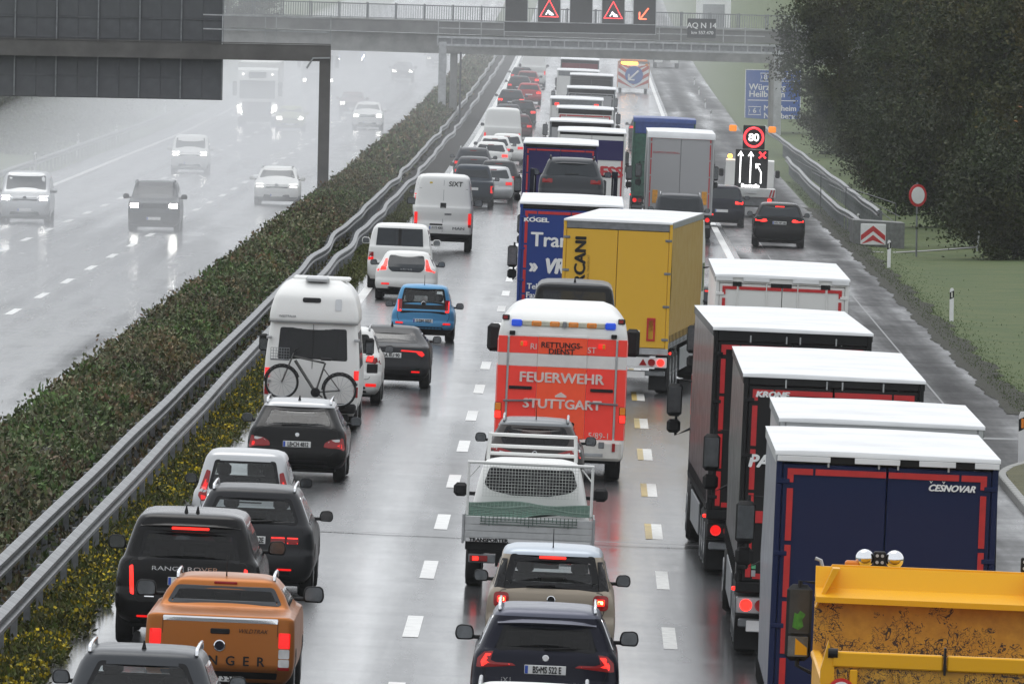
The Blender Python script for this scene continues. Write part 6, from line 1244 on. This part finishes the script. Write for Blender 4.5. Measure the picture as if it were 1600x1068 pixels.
def warn_trailer():
    d = 950; root = empty('works_truck'); tag(root, 'orange works truck with red and white striped board, blue arrow disc and amber lamps', 'works truck'); place(root, 989, d, 1.2)
    ORB = plain('orange_board', (.55, .17, .03), .5); MB().box(-1.25, 1.25, .12, 4., .4, 2.45, .04).build('body', ORB, root); MB().box(-1.1, 1.1, 4., 5.8, .4, 2.6, .1).build('cab', ORB, root)
    bd = MB().box(-1.2, 1.2, .0, .1, .38, 2.3, .02).build('board', WINK, root)
    for s in (-1, 1):
        for k in range(4):
            z = .45 + k * .55; q = [(s * .0, z - .35), (s * .0, z - .08), (s * 1.19, z + .68), (s * 1.19, z + .40)]; q = [(x, min(2.28, max(.4, zz))) for x, zz in q]; MB().prism(q, -.012, -.004).build('red_band', plain('red_board', (.5, .06, .03), .5), bd)
        wheel(root, s * 1.0, .9, .4); wheel(root, s * 1.0, 4.6, .4); MB().lathe([(-.05, .12), (.02, .12)], 14, 'y', (s * 1.0, -.02, 2.25)).build('amber_lamp', ALENS, root)
    MB().lathe([(-.03, .69), (-.035, .7), (.0, .7)], 30, 'y', (0.05, -.01, 1.42)).build('blue_disc', BLUE, bd); MB().tube([(.4, -.06, 1.78), (-.3, -.06, 1.1)], .075, 6).tube([(-.36, -.06, 1.5), (-.36, -.06, 1.04), (.1, -.06, 1.04)], .075, 6).build('white_arrow', WINK, bd)
    MB().box(-1.0, .3, -.09, .1, 2.24, 2.44, .04).build('amber_lamp_bar', AHOT, root); MB().box(-1.2, 1.2, .1, .2, 2.3, 2.5).build('lamp_frame', GREYM, root)
warn_trailer()
def lowloader():
    d = 1110; root = empty('low_loader'); tag(root, 'pale low loader with two raised ramps beyond the warning trailer', 'low loader'); place(root, 1041, d, 1.)
    MB().box(-1.25, 1.25, 0, 10, .8, 1.05, .02).build('deck', SILP, root); MB().box(-1.2, 1.2, 8, 10.5, .6, 2.9, .1).build('cab', SILP, root)
    for s in (-1, 1):
        MB().box(s * .35, s * 1.1, -.1, .05, .5, 2.4, .03).build('ramp', WHP, root); MB().box(s * .5, s * .95, -.13, -.1, 1.0, 2.1, .02).build('ramp_opening', GREYM, root)
        for y in (2, 3.3, 9.): truck_wheel(root, s * 1.0, y)
lowloader()
# ---- yellow tipper at the lower right corner
def tipper():
    d = 124.5; root = empty('tipper_truck'); tag(root, 'dirty yellow tipper truck with tailgate at the lower right corner', 'tipper truck'); place(root, 1468, d, 2.6); w = 1.25
    m, t, p = nodes('worn_yellow'); v = coords(t); p.inputs['Roughness'].default_value = .5; sx = t.nodes.new('ShaderNodeSeparateXYZ'); t.links.new(v, sx.inputs[0])
    def mth(op, x, y=None):
        n = N(t, 'ShaderNodeMath', operation=op)
        for k, q in enumerate((x, y)):
            if isinstance(q, (int, float)): n.inputs[k].default_value = q
            elif q is not None: t.links.new(q, n.inputs[k])
        return n.outputs[0]
    def scr(scale, dist, w_, loc):                              # thin curved scratches: the zero line of a distorted noise
        n = N(t, 'ShaderNodeTexNoise', Scale=scale, Detail=2.0, Distortion=dist); mp = t.nodes.new('ShaderNodeMapping'); mp.inputs['Location'].default_value = loc; t.links.new(v, mp.inputs[0]); t.links.new(mp.outputs[0], n.inputs['Vector'])
        return mth('LESS_THAN', mth('ABSOLUTE', mth('SUBTRACT', n.outputs['Fac'], .5)), w_)
    msk = noise(t, 2.2, 4, v, .6).outputs['Fac']; zf = N(t, 'ShaderNodeMapRange'); t.links.new(sx.outputs['Z'], zf.inputs[0]); zf.inputs[1].default_value = 3.4; zf.inputs[2].default_value = 2.4; zf.inputs[3].default_value = -.12; zf.inputs[4].default_value = .16
    mk = mth('ADD', msk, zf.outputs[0]); s_ = mth('MULTIPLY', mth('MAXIMUM', scr(3.2, 1.2, .009, (0, 0, 0)), mth('MAXIMUM', scr(7, 1.5, .012, (3, 1, 2)), scr(15, 1., .014, (7, 2, 4)))), mth('GREATER_THAN', mk, .46))
    fl = mth('GREATER_THAN', mth('ADD', mth('MULTIPLY', noise(t, 30, 5, v, .75).outputs['Fac'], msk), mth('MULTIPLY', zf.outputs[0], .8)), .355); dk = mth('MAXIMUM', s_, fl)
    bs = ramp(t, noise(t, 5, 5, v, .65).outputs['Fac'], [(.35, (.50, .235, .015)), (.65, (.66, .34, .025))]); mx = N(t, 'ShaderNodeMix', data_type='RGBA'); t.links.new(dk, mx.inputs[0]); t.links.new(bs.outputs[0], mx.inputs[6]); mx.inputs[7].default_value = (.045, .022, .012, 1)
    t.links.new(mx.outputs[2], p.inputs['Base Color']); DIRTY = m
    CLEAN = paint('tipper_yellow', (.80, .40, .015), 0, .35, .2)
    # bed: floor, sides, raised front board, inner face scratched
    MB().box(-w, w, .0, 5.4, 1.3, 1.5).build('bed_floor', CLEAN, root)
    for s in (-1, 1):
        MB().box(s * (w - .07), s * w, .05, 5.2, 1.5, 2.75, .02).build('side_wall', CLEAN, root); MB().box(s * (w - .09), s * (w + .02), .05, 5.2, 2.75, 2.83, .02).build('side_rim', CLEAN, root)
    MB().box(-w, w, 5.2, 5.3, 1.5, 3.36, .01).build('front_board', DIRTY, root)
    MB().prism([(4.75, 3.36), (5.32, 3.40), (5.45, 3.72), (5.36, 3.72), (5.22, 3.5), (4.75, 3.42)], -w, w, 'yz').build('front_lip', CLEAN, root)
    MB().prism([(-w, 3.4), (w, 3.4), (w * .86, 3.74), (-w * .86, 3.74)], 5.42, 5.5).build('cab_shield', CLEAN, root)
    tg = MB().box(-w + .06, w - .06, -.06, .0, 1.5, 2.98, .01).build('tailgate', DIRTY, root); MB().box(-w + .1, -.02, -.12, .02, 2.94, 3.1, .015).build('tailgate_rim', CLEAN, tg); MB().box(.02, w - .1, -.12, .02, 2.94, 3.1, .015).build('tailgate_rim', CLEAN, tg)
    MB().box(-.012, .012, -.14, .04, 2.90, 3.18, .004).build('centre_pin', BLK, tg)
    for s in (-1, 1):
        MB().prism([(s * (w - .14), 1.5), (s * (w - .02), 1.5), (s * (w + .02), 2.9), (s * (w - .05), 3.2), (s * (w - .12), 2.95)], -.1, .1).build('tailgate_post', CLEAN, root); MB().lathe([(-.05, .05), (.05, .05)], 12, 'x', (s * (w - .1), -.1, 3.08)).build('pivot', BLK, root)
        MB().box(s * (w - .36), s * (w - .28), -.14, -.06, 1.5, 2.92, .01).build('tailgate_rib', CLEAN, tg)
        truck_wheel(root, s * 1.0, 1.5); truck_wheel(root, s * 1.0, 2.9); truck_wheel(root, s * 1.05, 6.9)
        m = MB().box(s * (w - .02), s * (w + .26), 7.35, 7.5, 2.15, 2.98, .06).build('mirror', BLK, root); g1 = MB().box(s * (w + .01), s * (w + .23), 7.338, 7.352, 2.45, 2.93, .002).build('mirror_glass', M['mirror_dark'], m); MB().box(s * (w + .01), s * (w + .23), 7.338, 7.352, 2.2, 2.42, .002).build('mirror_glass', M['mirror_glass'], m)
        MB().tube([(s * (w - .1), 7.4, 3.0), (s * (w + .12), 7.4, 3.02), (s * (w + .12), 7.4, 2.1), (s * (w - .1), 7.4, 2.0)], .025, 6).build('mirror_bracket', BLK, m)
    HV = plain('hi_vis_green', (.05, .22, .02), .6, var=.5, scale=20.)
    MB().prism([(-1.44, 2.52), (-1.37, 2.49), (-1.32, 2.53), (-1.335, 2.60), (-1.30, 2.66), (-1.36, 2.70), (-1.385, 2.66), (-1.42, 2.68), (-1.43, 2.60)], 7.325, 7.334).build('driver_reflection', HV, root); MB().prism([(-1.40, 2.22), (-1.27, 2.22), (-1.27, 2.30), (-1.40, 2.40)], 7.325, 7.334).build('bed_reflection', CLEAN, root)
    for x in (-1.0, -.5, .5, 1.0): MB().box(x - .03, x + .03, -.1, -.055, 1.5, 2.9, .01).build('tailgate_stiffener', DIRTY, tg)
    for s in (-1, 1): MB().prism([(s * (w - .02), 3.30), (s * (w + .0), 3.30), (s * (w * .86), 3.72), (s * (w * .8), 3.72)], 4.9, 5.45).build('corner_gusset', CLEAN, root)
    MB().ball((-.72, 5.9, 3.80), .10, sz=1).build('chrome_beacon', CHR, root, smooth=True); MB().ball((-.40, 5.9, 3.80), .10).build('chrome_beacon', CHR, root, smooth=True)
    for x in (-.56, 1.02):
        q = MB().box(x - .065, x + .065, 5.85, 5.95, 3.72, 3.88, .012).build('work_lamp', BLK, root)
        for i in (-1, 1):
            for j in (-1, 1): MB().lathe([(-.01, .018), (.01, .018)], 8, 'y', (x + i * .028, 5.845, 3.80 + j * .035)).build('led', SILV, q)
        MB().tube([(x, 5.84, 3.72), (x + .01, 5.6, 3.6)], .007, 5).build('cable', BLK, q)
    for x in (-.85, 1.18): MB().box(x - .08, x + .08, 5.85, 6., 3.70, 3.77, .02).build('amber_beacon', ALENS, root)
    MB().tube([(-1.15, 5.4, 3.62), (-1.2, 5.4, 3.78), (-1.26, 5.4, 3.8)], .02, 6).build('hook', SILV, root)
    c = MB(); c.prism([(5.7, .9), (5.7, 3.5), (6.6, 3.65), (7.4, 2.9), (7.8, 1.5), (7.8, .6), (5.7, .6)], -1.2, 1.2, 'yz'); c.build('cab', CLEAN, root); MB().box(-.5, .5, .1, 7., .7, 1.3).build('chassis', BLK, root); MB().box(-1.2, 1.2, .1, .2, .7, 1.1, .02).build('rear_board', BLK, root)
    for ch in root.children: ch.location.z -= .44 if ch.name.split('.')[0] not in ('wheel', 'chassis', 'rear_board', 'mirror', 'driver_reflection', 'bed_reflection') else 0
    MB().lathe([(-.02, .13), (.0, .14), (.01, .14)], 24, 'y', (-1.05, -.15, 2.25)).build('speed_ring', RTAPE, root); MB().lathe([(-.03, .105), (.0, .105)], 24, 'y', (-1.05, -.15, 2.25)).build('speed_face', WINK, root); text('70', root, (-1.05, -.185, 2.25), .14, INK)
plain('mirror_dark', (.05, .055, .06), .1, .3)
tipper()

# ---- oncoming traffic, headlights on
def oncoming(label, px, d, W, H, L, col, kind='suv', hl=HEADL, cat='car', name='oncoming_car', bottom=None, **k):
    z = k.get('lz', H * .52); w = W / 2; sp = dict(name=name, label=label, cat=cat, px=px, d=d, left=True, front=True, W=W, H=H, L=L, col=col, group='oncoming traffic', lights=[(sq(w - .24, z, .15, .075), hl)], plate=(H * .27, ''), lowcol=k.get('low'), lowz=k.get('lowz', .4), mcol=k.get('mcol', col), msc=1.1,
        panels=[(sq(0, z - .02, w * .5, .09), FRIT, 'grille'), ([(-w * .6, .34), (w * .6, .34), (w * .55, .46), (-w * .55, .46)], BLK, 'air_intake')] + k.get('panels', []))
    if kind == 'van': sp.update(wid=van_wid(W, H), zb=H * .6, hoodz=H * .52, hl=.95, ws=.75, gw=.84)
    sp.update({a: b for a, b in k.items() if a in ('zb', 'hoodz', 'hl', 'rails', 'gw', 'badges', 'texts', 'wr_', 'ws')}); return car(sp)
oncoming('silver grey minibus with two bright headlights at the left edge', 38, 463, 1.92, 1.97, 4.9, SILP, 'van', cat='van', name='oncoming_van', badges=[(0, .98, .09, BLK)], lz=.98)
oncoming('dark boxy off-roader with bright headlights', 240, 452, 1.93, 1.86, 4.7, GREYL, zb=1.22, hoodz=1.1, gw=.80, rails=GREYM, wr_=.38, lz=.98, mcol=BLK, low=GREYD, lowz=.75)
oncoming('white crossover with star grille near the gantry column', 432, 512, 1.9, 1.62, 4.6, WHP, zb=1.05, rails=SILV, low=GREYM, lowz=.35, badges=[(0, .84, .09, SILV)], hl=HEADW)
oncoming('white delivery van with one visible headlight behind the off-roader', 296, 590, 1.83, 1.85, 4.4, WHP, 'van', cat='van', name='oncoming_van')
oncoming('pale green hatchback dim in the spray', 453, 742, 1.8, 1.5, 4.2, P_('pale_green_lacquer', (.35, .38, .18), .1))
oncoming('white off-roader with glaring headlights in the spray', 574, 752, 1.9, 1.7, 4.6, WHP)
oncoming('brown hatchback with round headlights beyond the gantry column', 550, 812, 1.75, 1.5, 4.1, P_('brown_lacquer', (.12, .05, .045), .2))
oncoming('dark saloon with sharp headlights under the bridge', 629, 990, 1.85, 1.5, 4.6, GREYD)
oncoming('faint dark car highest up beneath the bridge', 682, 1080, 1.85, 1.5, 4.6, GREYD, hl=HEADW)
def onc_lorry(px, d, label, col, vee=True):
    root = empty('oncoming_lorry'); tag(root, label, 'lorry', 'oncoming traffic'); place(root, px, d, 2., left=True); w = 1.25
    c = MB(); c.prism([(.25, .4), (.05, .9), (.0, 1.5), (.25, 2.8), (.6, 3.5), (2.2, 3.65), (2.2, .4)], -w, w, 'yz'); cb = c.build('cab', col, root)
    MB().prism([(-.02, 1.75), (.25, 2.86), (.29, 2.86), (.02, 1.75)], -1.1, 1.1, 'yz').build('windscreen', FRIT, cb); MB().box(-.55, .55, .28, .4, 3.05, 3.4, .03).build('roof_sign', GREYM, cb); MB().box(-.9, .9, -.03, .1, .65, 1.55, .03).build('grille', GREYD, cb)
    for s in (-1, 1):
        if vee: MB().tube([(s * 1.18, -.05, 1.3), (s * .95, -.06, .85), (s * 1.12, -.05, .9)], .05, 6).build('headlight', HEADL, root)
        else: MB().box(s * .85, s * 1.1, -.05, .05, .9, 1.1, .03).build('headlight', HEADL, root)
        MB().box(s * 1.28, s * 1.55, .3, .45, 1.9, 2.8, .05).build('mirror', BLK, root); truck_wheel(root, s * 1.02, 1.3); truck_wheel(root, s * 1.02, 7); MB().box(s * .85, s * .95, .42, .5, 3.2, 3.3, .02).build('marker_lamp', HEADW, root)
    MB().box(-1.27, 1.27, 2.8, 14, 1.1, 4.0, .03).build('load_box', WHT, root); MB().box(-.5, .5, .5, 14, .6, 1.1).build('chassis', BLK, root); MB().box(-1.2, 1.2, .03, .3, .3, .65, .05).build('bumper', GREYD, root)
onc_lorry(402, 756, 'white oncoming lorry with V-shaped running lights', WHP); onc_lorry(497, 905, 'oncoming lorry half hidden by the gantry column', GRYT, False); onc_lorry(548, 1050, 'faint blue oncoming lorry beside the gantry column', P_('blue_cab', (.05, .09, .28), .1), True)

# ---- lettering: turn the font curves into meshes of their own
bpy.context.view_layer.update(); dg = bpy.context.evaluated_depsgraph_get()
for o in [o for o in scn.objects if o.type == 'FONT']:
    me = bpy.data.meshes.new_from_object(o.evaluated_get(dg)); bo = o['bold']
    if bo:
        n = len(me.vertices); co = np.empty(n * 3); me.vertices.foreach_get('co', co); co = co.reshape(n, 3); fs = [tuple(p.vertices) for p in me.polygons]; k_ = 5
        al = np.concatenate([co + np.array((bo * 1.1 * math.cos(t), bo * .6 * math.sin(t), .0007 * i)) for i, t in enumerate((0, 1.57, 3.14, 4.71, 5.5))]); mt = me.materials[0]; bpy.data.meshes.remove(me)
        me = mesh('lettering', al, [tuple(v + i * n for v in f) for i in range(k_) for f in fs], mt)
    n_ = link(bpy.data.objects.new('temp', me), o.parent); n_.matrix_parent_inverse = o.matrix_parent_inverse
    n_.location = o.location; n_.rotation_euler = o.rotation_euler; n_.scale = o.scale; nm = o.name; cu = o.data; bpy.data.objects.remove(o); bpy.data.curves.remove(cu); n_.name = nm
